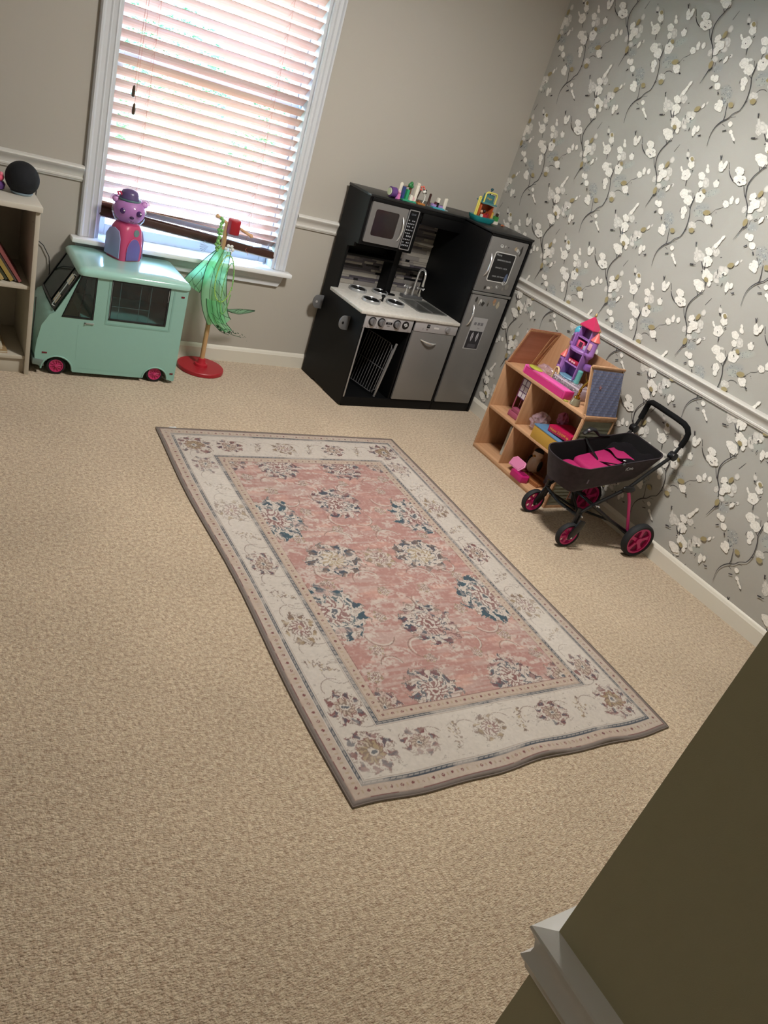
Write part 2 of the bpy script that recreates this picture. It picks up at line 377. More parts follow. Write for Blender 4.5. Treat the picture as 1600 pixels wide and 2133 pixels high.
WP_S=[(0,[(0,0,0.8),(7,32,1.3),(8,59,2.0),(0,84,3.2),(-18,107,4.0),(-43,124,2.9),(-56,144,2.3),(-81,161,2.2)]),(0,[(460,161,2.2),(453,181,2.9),(451,209,3.0),(455,234,2.8),(463,262,2.8),(475,285,2.5),(481,306,1.9),(482,335,1.2)]),(0,[(518,110,2.9),(520,130,2.5),(529,155,1.9),(537,180,1.3)]),(1,[(518,98,2.3),(499,92,0.8)]),(1,[(492,130,1.0),(468,137,1.0)]),(0,[(453,192,2.8),(443,204,1.0)]),(1,[(423,239,1.4),(414,251,2.4),(393,256,2.4),(376,251,1.2)]),(1,[(350,318,1.0),(333,325,2.2),(320,334,1.8),(314,345,1.0)]),(1,[(367,289,1.0),(349,316,1.0)]),(0,[(125,219,2.6),(113,229,5.4)]),(0,[(72,214,3.2),(64,204,5.3)]),(1,[(44,198,3.2),(35,188,3.2)]),(0,[(498,72,2.9),(480,79,3.8)]),(1,[(426,46,1.2),(412,39,3.7)]),(0,[(479,298,2.6),(480,325,3.0),(483,345,1.0)]),(1,[(489,323,0.8),(505,352,1.7)]),(0,[(23,392,3.4),(16,368,1.3)]),(0,[(18,432,3.4),(13,440,2.6)]),(0,[(79,480,4.8),(68,478,4.8)]),(0,[(91,514,1.7),(88,508,2.8)]),(0,[(402,427,2.3),(399,434,1.9)]),(1,[(477,361,1.7),(478,375,2.6),(472,381,1.0)]),(1,[(497,296,2.6),(479,286,2.8)]),(1,[(528,258,1.1),(530,272,2.0),(521,283,1.4)]),(0,[(332,255,4.4),(321,252,5.0)]),(1,[(368,256,3.2),(359,250,2.7)]),(0,[(189,230,0.8),(179,264,2.3),(172,292,3.4),(173,309,1.9)]),(0,[(182,332,2.2),(187,344,2.5),(201,371,3.4),(228,399,3.4),(242,426,3.4),(248,454,3.4),(240,485,3.0),(225,509,3.0),(216,528,2.5),(214,540,1.1)]),(0,[(226,511,2.5),(236,522,2.2)]),(0,[(216,522,2.5),(204,531,2.2)]),(0,[(265,440,1.9),(242,409,2.2),(226,397,2.5)]),(0,[(170,284,3.4),(158,299,3.4)]),(0,[(363,168,3.0),(353,151,3.4)]),(0,[(357,170,1.4),(357,160,2.2)]),(0,[(341,73,4.6),(321,77,5.2)]),(0,[(319,74,1.9),(310,80,1.8)]),(1,[(211,145,2.8),(203,148,2.8)]),(0,[(248,136,2.2),(246,145,1.8)]),(0,[(265,62,3.0),(260,68,3.2)]),(0,[(288,101,2.3),(261,74,2.5)]),(0,[(265,103,2.2),(254,74,4.0)]),(1,[(300,107,0.8),(274,79,1.1)]),(1,[(287,164,1.1),(273,175,1.8)]),(0,[(221,40,1.8),(210,13,2.9)]),(0,[(447,525,3.2),(435,509,4.0)]),(0,[(440,529,1.6),(438,516,2.4)]),(1,[(393,510,1.6),(376,483,2.8)]),(0,[(371,480,1.9),(352,460,3.1),(325,444,2.3)]),(1,[(153,523,1.1),(161,504,2.2),(168,486,2.2)]),(0,[(138,326,2.5),(126,336,2.5)]),(1,[(125,339,1.4),(101,353,1.4)]),(0,[(92,352,2.2),(92,358,2.2)]),(0,[(70,30,4.1),(59,36,4.7)]),(1,[(82,31,1.0),(69,30,1.3)]),(0,[(101,21,2.8),(98,24,3.1)]),(0,[(136,37,1.3),(135,54,2.8)]),(1,[(163,35,1.3),(153,39,2.2)]),(0,[(156,85,4.2),(151,92,3.5)]),(0,[(182,81,1.8),(190,97,2.2)]),(0,[(180,63,1.4),(185,74,1.8)]),(0,[(300,443,2.3),(299,450,2.3)]),(0,[(294,448,3.0),(288,444,3.0)]),(0,[(285,459,2.3),(281,463,2.3)]),(0,[(459,351,1.2),(453,348,1.6)]),(1,[(154,307,2.2),(161,333,1.4)])]
WP_F=[(5,425,302,19,14,-33,21),(6,423,282,9,14,-28,8),(6,406,375,13,10,-29,18),(5,33,223,13,20,-28,4),(5,13,211,9,14,-14,2),(5,21,184,9,14,-14,2),(6,163,346,10,15,-32,8),(6,165,74,16,25,-41,7),(5,140,300,10,15,-26,7),(2,8,337,2,19,-23,0),(2,511,317,12,19,-24,6),(2,457,344,0,24,-26,-2),(2,499,427,10,15,-17,4),(3,464,407,12,18,-17,4),(2,484,394,8,13,-12,3),(2,490,470,5,8,-6,1),(2,481,454,7,10,-9,2),(2,406,414,4,15,-15,1),(2,43,411,0,23,-25,-2),(2,86,434,4,6,-5,1),(2,76,425,7,6,-5,2),(2,40,458,4,16,-18,0),(2,50,478,7,11,-13,3),(3,84,493,6,10,-8,2),(3,528,353,3,5,-10,2),(2,507,270,6,17,-17,2),(2,498,247,4,11,-10,1),(2,310,351,8,13,-14,4),(2,291,372,4,16,-10,0),(2,262,377,3,12,-10,0),(2,360,270,12,18,-18,5),(2,376,282,7,11,-9,3),(3,428,224,9,14,-19,5),(2,136,262,4,11,-10,0),(2,116,261,0,14,-13,-2),(2,90,234,2,13,-16,-2),(2,41,158,9,15,-16,3),(2,34,170,10,16,-15,3),(2,26,151,7,10,-12,2),(3,431,225,9,13,-16,3),(2,476,105,1,10,-11,-1),(2,455,77,5,7,-8,2),(2,440,65,9,8,-5,2),(2,425,54,7,7,-5,2),(2,246,8,12,19,-27,5),(2,233,541,10,15,-22,4),(2,266,15,6,10,-14,3),(2,241,68,8,13,-19,3),(2,210,55,10,16,-15,3),(2,237,48,8,12,-14,3),(2,199,29,3,12,-10,0),(3,186,70,4,17,-15,0),(3,173,88,4,18,-16,0),(3,173,104,7,11,-17,3),(3,174,52,6,9,-13,2),(3,153,108,7,11,-12,2),(2,151,92,4,6,-12,2),(2,117,149,-3,10,-6,-2),(3,105,163,-1,6,-4,-1),(2,107,47,5,19,-11,0),(2,90,56,1,12,-9,-1),(2,104,31,5,8,-6,1),(3,318,120,12,19,-27,4),(3,341,133,12,18,-7,1),(3,325,103,9,13,-13,2),(2,260,114,7,19,-24,1),(2,262,97,6,10,-14,2),(2,277,151,10,15,-19,3),(3,250,161,12,19,-21,3),(2,257,182,-2,12,-10,-2),(2,250,198,-5,15,-8,-2),(2,242,222,-4,11,-7,-2),(2,425,488,6,17,-10,1),(2,404,493,-1,18,-10,-1),(2,413,472,4,7,-11,2),(2,319,488,10,15,-21,4),(2,295,455,12,19,-29,6),(2,314,457,6,10,-15,3),(2,198,410,-3,16,-15,-2),(2,171,387,2,18,-24,-1),(3,144,401,7,19,-17,2),(3,156,453,1,12,-11,0),(3,211,354,1,14,-11,0),(2,180,363,2,16,-16,0),(3,168,334,6,10,-13,3),(2,107,337,-4,14,-8,-2),(3,92,355,-1,7,-7,-1),(3,145,375,7,10,-15,3),(4,516,176,1,10,-13,-1),(4,416,205,10,7,-10,7),(4,447,372,5,8,-9,2),(4,140,132,10,5,-10,10),(4,222,40,6,9,-10,2),(4,45,480,5,8,-8,2),(4,169,429,-2,13,-9,-1),(4,174,309,1,14,-10,0),(4,381,294,5,9,-17,5),(5,435,279,6,9,-11,3)]
WP_P=[(454,350,2.5),(42,407,2.2),(51,160,1.1),(10,326,1.1),(506,268,1.1),(520,264,1.1),(326,485,1),(246,164,1.1),(258,174,1),(486,256,1),(228,54,1.1),(340,117,1.1),(327,106,1.1),(163,70,1.1),(311,353,1.1),(94,51,1),(185,332,1.1),(164,328,1.1),(160,342,1.1),(330,359,1),(40,233,1.4),(39,211,1.4),(6,197,1.4),(30,246,1.1),(447,284,1.7),(434,308,1.4),(409,294,1.4),(404,312,1.1),(355,296,1.7),(334,306,1.7)]
wallpaper_print()

# mouldings swept along the walls
def sweep(name, prof, path, mat, closed=False):
    """prof: (out, z) outline; path: list of (x, y, nx, ny) with mitred outward direction"""
    b = B(); b.loft([[(x + nx * o_, y + ny * o_, z) for o_, z in prof] for x, y, nx, ny in path]); return b.build(name, mat, None, smooth=28)
rail = [(0, .790), (.008, .790), (.010, .796), (.013, .799), (.013, .806), (.010, .808), (.011, .818), (.016, .828), (.024, .838), (.030, .845), (.032, .850), (.030, .855), (.024, .857), (.018, .8595), (0, .860)]
base = [(0, 0), (.013, 0), (.013, .066), (.011, .069), (.009, .074), (.005, .082), (.002, .0855), (0, .086)]
railm = M('#d2d0cb', 0.32)
struct(sweep('trim_1', rail, [(XL, 0, 0, -1), (WX0 - .078, 0, 0, -1)], railm))
struct(sweep('trim_2', rail, [(WX1 + .062, 0, 0, -1), (0, 0, -1, -1), (0, YN, -1, 1), (-.4, YN, 0, 1)], railm))
r7 = [(0, .79), (.006, .79), (.008, .797), (.012, .802), (.0145, .807), (.012, .811), (.009, .816), (.0085, .825), (.011, .836), (.0165, .846), (.0195, .8505), (.0185, .8535), (.012, .857), (.005, .860), (0, .8625)]
struct(sweep('trim_3', r7, [(-.4, YN, 0, 1), (XN, YN, -1, 1), (XE, YH, -1, 0)], railm))
struct(sweep('baseboard_back', base, [(XL, 0, 0, -1), (0, 0, -1, -1), (0, YN, -1, 1), (XN, YN, -1, 1), (XE, YH, -1, 0)], M('#d5d0c4', 0.4)))
struct(sweep('baseboard_left', base, [(XL, 0, 1, -1), (XL, YH, 1, 1)], M('#d5d0c4', 0.4)))

# window
wt = M('#ced1d6', 0.3)
win = bpy.data.objects.new('window_1', None); COL.objects.link(win); win['kind'] = 'structure'
def casing(name, x, s, ws):
    """side casing, profile across x"""
    pr = [(0, 0), (0, -.012), (.006, -.016), (.010, -.013), (.024, -.012), (.030, -.017), (.036, -.014), (.052, -.016), (.060, -.024), (.068, -.024), (.074, -.016), (.074, 0)]
    b = B(); b.loft([[(x + s * o_ * ws, y, z) for o_, y in pr] for z in (.552, 2.12)]); return b.build(name, wt, win, smooth=28)
casing('casing', WX0 + .001, -1, 1.06); casing('casing', WX1 - .001, 1, .86)
box_obj('head_casing', [(WX0 - .09, WX1 + .07, -.02, -.001, 2.12, 2.2)], wt, win, .003)
b = B(); b.prism([(WX0 - .11, -.066, .528), (WX1 + .088, -.066, .528), (WX1 + .088, -.003, .528), (WX0 - .11, -.003, .528)], (0, 0, .023)); b.box(WX0 + .001, WX1 - .001, -.005, .16, .5352, .551)
b.build('window_sill', M('#e9ecee', 0.22), win, .006)
b = B(); xa, xb = WX0 - .09, WX1 + .068
b.loft([[(xa, -.002, .527), (xa, -.02, .527), (xa + .004, -.018, .522), (xa + .006, -.012, .515), (xa + .012, -.012, .49), (xa + .02, -.016, .482), (xa + .03, -.016, .462), (xa + .03, -.002, .462)],
        [(xb, -.002, .527), (xb, -.02, .527), (xb - .004, -.018, .522), (xb - .006, -.012, .515), (xb - .012, -.012, .49), (xb - .02, -.016, .482), (xb - .03, -.016, .462), (xb - .03, -.002, .462)]])
b.build('apron', wt, win)
def sash(z0, z1, y, nm):
    b = B(); x0, x1 = WX0 + .018, WX1 - .018; t = .042
    b.box(x0, x0 + t, y, y + .035, z0, z1); b.box(x1 - t, x1, y, y + .035, z0, z1); b.box(x0 + t, x1 - t, y, y + .035, z0, z0 + .05); b.box(x0 + t, x1 - t, y, y + .035, z1 - t, z1)
    s_ = b.build(nm, wt, win, .003)
    B().box(x0 + t, x1 - t, y + .015, y + .018, z0 + .05, z1 - t).build('pane', glass('#f4fbfb'), s_)
sash(.553, 1.35, .085, 'sash'); sash(1.31, 2.115, .122, 'sash')
box_obj('jamb', [(WX0, WX0 + .016, .001, .159, .5515, 2.118), (WX1 - .016, WX1, .001, .159, .5515, 2.118), (WX0 + .016, WX1 - .016, .001, .159, 2.1, 2.118)], wt, win)
for z in (.93, 1.34): B().box(WX1 - .024, WX1 - .012, .06, .08, z, z + .05).cone((WX1 - .026, .07, z + .025), (WX1 - .01, .07, z + .025), .008).build('latch', M('#9fc3cc', 0.3), win, .001)
# made-up flush fixture above the frame, added to go with the ceiling fill
cl = thing('fill_lamp_fixture', 'round frosted glass flush lamp, unseen, added on the ceiling for the fill light', 'lamp', (-1.35, -1.75, H))
B().lathe([(.20, 0), (.205, -.03), (.19, -.045), (.185, -.02)], 32).build('rim', M('#b9b4aa', .3, .8), cl)
B().lathe([(.18, -.03), (.17, -.07), (.13, -.105), (.06, -.125), (.001, -.13)], 32).build('shade', M('#f4efe4', .4, emit=0), cl)

# ------------------------------------------------------------------ venetian blind
bl = thing('window_blind', 'wooden venetian blind with tilted brown slats hanging in the window', 'blind', ((WX0 + WX1) / 2, .034, 0))
hw = (WX1 - WX0) / 2 - .010
slm = bpy.data.materials.new('blind_wood'); slm.use_nodes = True
n = slm.node_tree.nodes; L = slm.node_tree.links; b_ = n['Principled BSDF']; b_.inputs['Roughness'].default_value = 0.4
tcx = n.new('ShaderNodeTexCoord'); mpx = n.new('ShaderNodeMapping'); mpx.inputs['Scale'].default_value = (1.5, 60, 60)
nzx = n.new('ShaderNodeTexNoise'); nzx.inputs['Scale'].default_value = 2; crx = n.new('ShaderNodeValToRGB')
crx.color_ramp.elements[0].position = .3; crx.color_ramp.elements[1].position = .7
crx.color_ramp.elements[0].color = (*lin('#c29884'), 1); crx.color_ramp.elements[1].color = (*lin('#cfac9c'), 1)
L.new(tcx.outputs['Object'], mpx.inputs[0]); L.new(mpx.outputs[0], nzx.inputs['Vector']); L.new(nzx.outputs[0], crx.inputs[0]); L.new(crx.outputs[0], b_.inputs['Base Color'])
zs = [.7175 + .0478 * k for k in range(29)]
tl = math.radians(41); sw = .050
def slat_mesh():
    b = B(); c, s = math.cos(tl), math.sin(tl); nn = 5; up = []
    pr = [((i / nn - .5) * sw, .0016 * (1 - (2 * i / nn - 1) ** 2)) for i in range(nn + 1)]
    out_ = [(q, h + .0014) for q, h in pr] + [(q, h - .0014) for q, h in pr[::-1]]
    # inner (room) edge high, outer edge low
    ring = [(q * c + h * s, -q * s + h * c) for q, h in out_]
    b.loft([[(x, y, z) for y, z in ring] for x in (-hw, hw)]); return b
first = None
for z in zs:
    if first is None: first = s_ = slat_mesh().build('slat', slm, bl, smooth=30)
    else: s_ = first.copy(); COL.objects.link(s_); s_.parent = bl
    s_.location = (0, 0, z - .018); s_.rotation_euler = (random.uniform(-.03, .03), random.uniform(-.0012, .0012), 0)
def lean(z_left, z_right, k):
    s_ = first.copy(); COL.objects.link(s_); s_.parent = bl; s_.location = (0, 0, (z_left + z_right) / 2); s_.rotation_euler = (-.25 * k, math.atan2(z_left - z_right, 2 * hw), 0)
lean(.705, .668, 0)
br = B(); br.loft([[(x, y, z) for y, z in ((-.030, -.017), (-.027, .015), (.010, .018), (.018, .014), (.017, -.016), (-.012, -.0195))] for x in (-hw, hw)])
o = br.build('bottom_rail', M('#3f251c', 0.4), bl, .002); o.location = (0, -.004, .649); B().box(-hw, hw, -.026, .016, -.0245, -.0200).build('rail_cap', M('#b3b3ae', .5), o); o.rotation_euler = (0, math.atan2(.056, 2 * hw), 0)
B().box(-hw, hw, -.03, .03, 2.05, 2.1).build('head_rail', M('#6b4636', 0.4), bl, .002)
cord = M('#c98f7d', 0.6)
for x in (-.30, .285):
    for y in (-.022, .024): B().tube([(x + (0.002 if y > 0 else 0), y, 2.05), (x, y, .64)], .0009, 5).build('ladder_cord', cord, bl)
    b = B()
    for z in zs: b.tube([(x, -.02, z - .005), (x - .004, 0, z - .022), (x, .022, z - .034)], .0007, 4)
    o = b.build('ladder_rung', cord, bl); o['kind'] = 'stuff'
for dx, zt in ((-.372, 1.205), (-.362, 1.135)):
    B().tube([(dx + .02, -.034, 2.05), (dx + .008, -.037, 1.6), (dx, -.038, zt)], .0009, 5).build('pull_cord', cord, bl)
    B().lathe([(.001, .03), (.005, .026), (.0075, .010), (.008, -.004), (.006, -.016), (.001, -.019)], 12, (dx, -.038, zt)).build('tassel', M('#4b3a2c', 0.35), bl)
B().tube([(.30 + .025 * math.sin(t * .9) * (1 - t / 12), -.034 - .004 * math.cos(t), .66 - .007 * t) for t in range(10)], .0012, 5).build('cord_end', M('#b6705f', 0.6), bl)

# ------------------------------------------------------------------ outdoors
gz = -.45
lawnm = M('#5b7550', 1.0, bump=.6, bscale=60, vary=.25, vscale=3)
struct(box_obj('lawn_ground', [(-40, 40, .17, 60, gz - .2, gz), (-40, XL - .2, -30, .17, gz - .2, gz)], lawnm))
struct(box_obj('driveway', [(-12, 14, 3.5, 7.6, gz, gz + .02)], M('#96938f', 0.9, vary=.08)))
struct(box_obj('garden_path', [(-4.5, 3.5, 1.5, 2.5, gz, gz + .03)], M('#98948e', 0.9, vary=.08)))
leafm = [M('#34562f', 0.6, vary=.35, vscale=6), M('#4c703c', 0.6, vary=.35, vscale=6), M('#20402b', 0.6, vary=.3, vscale=6)]
def shrub(name, label, x, y, r, h, mat, n, flowers=0, group=None, seed=1, fcol='#b04a62'):
    rn = random.Random(seed); t = thing(name, label, 'shrub', (x, y, gz), 0, group)
    b = B(); b.tube([(0, 0, 0), (0, 0, h * .6)], .03, 6)
    for k in range(5): a = k * 1.3; b.tube([(0, 0, .05), (r * .6 * math.cos(a), r * .6 * math.sin(a), h * .7)], .012, 5)
    b.build('stem', M('#6b5138', 0.9), t)
    V, F = [], []
    for _ in range(n):
        u = rn.uniform(0, 6.28); ph = math.acos(rn.uniform(-.3, 1)); rr_ = rn.uniform(.72, 1) ** .5 * (1 + .18 * math.sin(3 * u))
        p = Vector((r * rr_ * math.sin(ph) * math.cos(u), r * rr_ * math.sin(ph) * math.sin(u), h * .42 + h * .55 * rr_ * math.cos(ph)))
        d = Vector((rn.uniform(-1, 1), rn.uniform(-1, 1), rn.uniform(-.4, 1))).normalized(); a_, c_ = basis(d); s_ = rn.uniform(.025, .05)
        k = len(V); V += [p - a_ * s_, p + c_ * s_ * .45, p + a_ * s_, p - c_ * s_ * .45]; F.append((k, k + 1, k + 2, k + 3))
    me = bpy.data.meshes.new('foliage'); me.from_pydata([tuple(v) for v in V], [], F); me.materials.append(mat)
    o = bpy.data.objects.new('foliage', me); COL.objects.link(o); o.parent = t; o['kind'] = 'stuff'
    if flowers:
        b = B()
        for _ in range(flowers):
            u = rn.uniform(0, 6.28); ph = math.acos(rn.uniform(0, 1)); p = (r * 1.02 * math.sin(ph) * math.cos(u), r * 1.02 * math.sin(ph) * math.sin(u), h * .42 + h * .58 * math.cos(ph))
            b.sph(p, rn.uniform(.018, .03), 6, 4)
        o = b.build('blossom', M(fcol, 0.7), t); o['kind'] = 'stuff'
    return t
g1 = 'rose shrubs along the driveway'
for i, (x, y, r, h, f) in enumerate([(-3.2, 8.3, .5, 1.1, 40), (-1.9, 8.2, .55, 1.2, 50), (-.6, 8.4, .5, 1.1, 45), (.7, 8.2, .55, 1.2, 50), (2.0, 8.4, .5, 1.0, 40), (3.3, 8.2, .5, 1.2, 40)]):
    shrub('rose_shrub', 'leafy green shrub with pink blossoms beyond the driveway, %s of the row' % ('leftmost', 'second from the left', 'third from the left', 'fourth from the left', 'second from the right', 'rightmost')[i], x, y, r, h, leafm[i % 2], 1500, f, g1, i)
g2 = 'low plants under the window'
for i, (x, y, r, h) in enumerate([(-2.95, .85, .32, .60), (-2.15, 1.0, .33, .55), (-1.4, .85, .32, .6), (-.6, .95, .32, .55)]):
    shrub('garden_plant', 'low plant with yellow blossoms just outside the window, %s of the row' % ('leftmost', 'second from the left', 'second from the right', 'rightmost')[i], x, y, r, h, leafm[1], 1300, 22, g2, 20 + i, '#b09a40')
for i, (x, y, r, h) in enumerate([(1.4, 12.2, 1.3, 2.2), (5.0, 12.4, 1.4, 2.4), (-5, 12.2, 1.3, 2.6), (-9, 12.3, 1.4, 2.2)]):
    shrub('hedge_bush', 'large dark evergreen bush before the house opposite, %s' % ('right of the middle window', 'at its right end', 'left of the middle', 'at its left end')[i], x, y, r, h, leafm[2], 5000, 0, 'evergreens beyond the driveway', 40 + i)
hs = thing('neighbour_house', 'brick house with white window frames across the driveway outside', 'house', (-1.5, 15, gz))
box_obj('wall', [(-7, 7, 0, 6, 0, 3.4)], M('#6f5348', 0.9, vary=.15, vscale=30), hs)
B().prism([(-7.4, -.4, 3.4), (-7.4, 6.4, 3.4), (-7.4, 3, 5.4)], (14.8, 0, 0)).build('roof', M('#6d6a6a', 0.9), hs)
for x in (-5, -2.4, .6, 3.6):
    f_ = box_obj('window', [(x, x + 1.3, -.06, .01, 1.0, 2.5)], M('#a9a9a9', .5), hs)
    for q in (x + .08, x + .69): B().box(q, q + .53, -.07, -.06, 1.08, 2.42).build('pane', M('#33424c', 0.1), f_)
fnc = thing('white_fence', 'white picket fence standing outside right of the window', 'fence', (-.75, 2.75, gz))
for k in range(12):
    x = k * .11; B().prism([(x, 0, 0), (x + .07, 0, 0), (x + .07, 0, 1.15), (x + .035, 0, 1.2), (x, 0, 1.15)], (0, .02, 0)).build('picket', M('#a4a8ac', .5), fnc)
for z in (.25, .9): B().box(-.05, 1.35, .021, .05, z, z + .07).build('rail', M('#a4a8ac', .5), fnc)
pst = thing('porch_post', 'pale blue painted post outside left behind the blind', 'post', (-2.13, 2.1, gz))
B().box(-.045, .045, -.045, .045, 0, 2.6).build('post', M('#b9c9de', .6), pst, .004); B().box(-.07, .07, -.07, .07, 0, .12).build('post_base', M('#c8d4e4', .6), pst, .004)
# ------------------------------------------------------------------ rug
rug_o = thing('area_rug', 'faded pink and cream oriental rug with floral medallions on the carpet', 'rug', (-1.520, -1.898, 0), -.016)
RW, RL_ = .626, 1.018
def make_rug():
    nx_, ny_ = 470, 762
    xs = np.linspace(-RW, RW, nx_); ys = np.linspace(-RL_, RL_, ny_); X, Y = np.meshgrid(xs, ys)
    rs = np.random.RandomState(5)
    def noise(sx, sy, oct=3):
        o = np.zeros_like(X); amp = 1
        for k in range(oct):
            gx, gy = max(2, int(2 * RW / sx * 2 ** k)), max(2, int(2 * RL_ / sy * 2 ** k)); g = rs.rand(gy + 2, gx + 2)
            u = (X + RW) / (2 * RW) * gx; v = (Y + RL_) / (2 * RL_) * gy; i = np.clip(u.astype(int), 0, gx); j = np.clip(v.astype(int), 0, gy); fu = u - i; fv = v - j
            fu = fu * fu * (3 - 2 * fu); fv = fv * fv * (3 - 2 * fv)
            o += amp * ((g[j, i] * (1 - fu) + g[j, i + 1] * fu) * (1 - fv) + (g[j + 1, i] * (1 - fu) + g[j + 1, i + 1] * fu) * fv); amp *= .5
        return o / (2 - 2 ** (1 - oct))
    A = lambda h: np.array(lin(h))
    cream, sand, salmon, navy, wine, brown, taupe, teal, ochre = [A(h) for h in ('#bcb3aa', '#ad9c8e', '#a17871', '#3c4552', '#703f40', '#6f5a50', '#776c66', '#2f4a56', '#94805f')]
    C = np.zeros(X.shape + (3,)) + cream
    def mix(mask, col):
        m = np.clip(mask, 0, 1)[..., None]; C[:] = C * (1 - m) + col * m
    ax, ay = np.abs(X), np.abs(Y)
    nz1 = noise(.09, .03, 4); nz2 = noise(.02, .02, 3); nz3 = noise(.35, .5, 2); streak = noise(.12, .014, 3); fine = noise(.008, .008, 2); wpx = noise(.03, .03, 2); wpy = noise(.03, .03, 2)
    dx, dy = RW - ax, RL_ - ay; dmin = np.minimum(dx, dy)          # distance from the edge
    mix((dmin < .050) * 1., sand); mix((dmin < .050) * np.clip(nz1 * 1.6 - .5, 0, 1) * .5, cream)
    mix((dmin < .011) * 1., taupe); mix((np.abs(dmin - .0135) < .0018) * (.4 + .6 * (nz1 > .45)), wine)
    # inner frame distances
    fx, fy = .381, .731
    din = np.maximum(ax - fx, ay - fy)                              # >0 outside the field
    inb = (din > 0) & (din < .036); mix(inb * 1., sand * 1.02)
    field = din <= 0
    mix(field * 1., salmon); mix((np.abs(din) < .0018) * .8, wine)
    along = np.where((ax - fx) > (ay - fy), Y, X); alongo = np.where(dx < dy, Y, X)
    # dotted guard bands
    for dist, base_, al in ((dmin, .034, alongo), (din, .017, along)):
        s = .034; ph = (al / s) % 1 - .5; r = np.hypot(ph * s, dist - base_)
        alt = (np.floor(al / s) % 2 == 0)
        mix((r < .0048) & (nz2 > .35), wine); mix((r < .0022) & alt, sand); mix(((np.abs(ph) > .42) & (np.abs(dist - base_) < .005)) * .5, ochre)
    # chain stripes
    for dist, c0, w_ in ((dmin, .057, .0062), (din, .042, .0058)):
        al = alongo if dist is dmin else along; on = np.abs(dist - c0) < w_; lx = (al / .019) % 1; ly = (dist - c0) / w_
        patt = ((np.abs(lx - .5) > .17) & (np.abs(ly) < .55)) | (np.abs(ly + .3 * np.sign(lx - .5)) < .2)
        mix(on * (.5 + .5 * np.clip((nz1 - .33) * 6, 0, 1)), navy * .8); mix((on & patt) * .5, cream)
        mix((np.abs(np.abs(dist - c0) - w_ - .004) < .0011) * .45, brown)
    # field distress
    blot = noise(.045, .022, 4); f_ = field * np.clip((streak - .52) * 5 + (nz3 - .5) * 2.0, 0, 1); mix(f_ * .35, cream); mix(field * np.clip((blot - .52) * 9, 0, 1) * (fine > .42) * .6, cream)
    mix(field * np.clip((nz1 - .55) * 5, 0, 1) * .35, A('#cfa493')); mix(field * np.clip((fine - .6) * 5, 0, 1) * .25, cream)
    def palm(cx, cy, r, ang, pal, petals=9, squash=1.0, clip=None, dens=1.0):
        ca, sa = math.cos(ang), math.sin(ang); win = (np.abs(X - cx) < r * 1.3) & (np.abs(Y - cy) < r * 1.3)
        if clip is not None: win = win & clip
        jj = np.where(win.any(1))[0]; ii = np.where(win.any(0))[0]
        if not len(jj): return
        sl = (slice(jj[0], jj[-1] + 1), slice(ii[0], ii[-1] + 1))
        x = ((X[sl] - cx) * ca + (Y[sl] - cy) * sa) / r; y = (-(X[sl] - cx) * sa + (Y[sl] - cy) * ca) / r * squash; wm = win[sl]
        n2 = nz2[sl]; n1 = nz1[sl]; x = x + .30 * (wpx[sl] - .5) + .16 * (nz2[sl] - .5); y = y + .30 * (wpy[sl] - .5) + .16 * (fine[sl] - .5); rad = np.hypot(x, y); th = np.arctan2(y, x) + .35 * np.sin(rad * 6)
        Cs = C[sl]
        def mixs(mask, col):
            m = np.clip(mask * wm, 0, 1)[..., None]; Cs[:] = Cs * (1 - m) + col * m
        edge = .80 + .16 * np.abs(np.cos(th * petals / 2)) + .05 * np.cos(th * petals * 2) + .1 * (n2 - .5)
        ero = np.clip((n1 - .25) * 6, .25, 1) * dens
        c1, c2, c3, c4 = pal
        mixs((rad < edge) * ero * .9, cream)
        wedge = np.abs(((th * petals / (2 * PI)) % 1) - .5)
        # outer ring of leaf tips
        t = (rad > .60) & (rad < edge - .03) & (wedge > .16 + .25 * np.abs(rad - .74) / .2) ; mixs(t * (n2 > .36) * ero, c1)
        t = (rad > .60) & (rad < edge - .08) & (wedge > .33) ; mixs(t * (n2 < .6) * .7, c2)
        mixs((np.abs(rad - edge) < .022) * (n2 > .42) * .75, brown)
        # veins
        mixs((np.abs(wedge) < .035) * (rad > .25) * (rad < edge) * .6, brown)
        wedge2 = np.abs(((th * (petals + 2) / (2 * PI) + .3) % 1) - .5); e2 = .42 + .12 * np.abs(np.cos(th * (petals + 2) / 2))
        mixs((rad < e2) * ero, c4); mixs((np.abs(rad - e2) < .03) * .85, c1)
        mixs((rad < e2 - .05) * (wedge2 > .25) * (rad > .2) * .8, c3)
        mixs((rad < .2) * 1., cream); mixs((np.abs(rad - .2) < .025) * .8, c3); mixs((rad < .1) * .9, c2)
        C[sl] = Cs
    pn = (navy, wine, wine, cream); pw = (wine, navy, brown, sand); pt = (teal, navy, wine, cream); pc = (brown, ochre, wine, cream)
    for sy in (-1, 1):
        palm(0, .395 * sy, .125, sy * PI / 2, pn, 11, 1.05)
        for sx in (-1, 1):
            palm(.165 * sx, .69 * sy, .105, sy * PI / 2, pn, 11, 1.0, field, .9)
            palm(.335 * sx, .285 * sy, .128, 0 if sx > 0 else PI, pt, 10, .85, field)
            palm(.37 * sx, .72 * sy, .07, .5, pw, 8, 1, field, .8)
            palm(.20 * sx, .005, .112, PI / 2, (navy, brown, ochre, cream), 9, .9) if sy > 0 else None
            for (qx, qy, r_) in ((.27, .49, .030), (.10, .555, .026), (.29, .14, .028), (.09, .20, .028), (.18, .33, .03), (.34, .60, .03)): palm(qx * sx, qy * sy, r_, qx * 9, pc, 5, 1.1, field, .7)
    palm(0, 0, .07, 0, pc, 8, 1.0, None, .8)
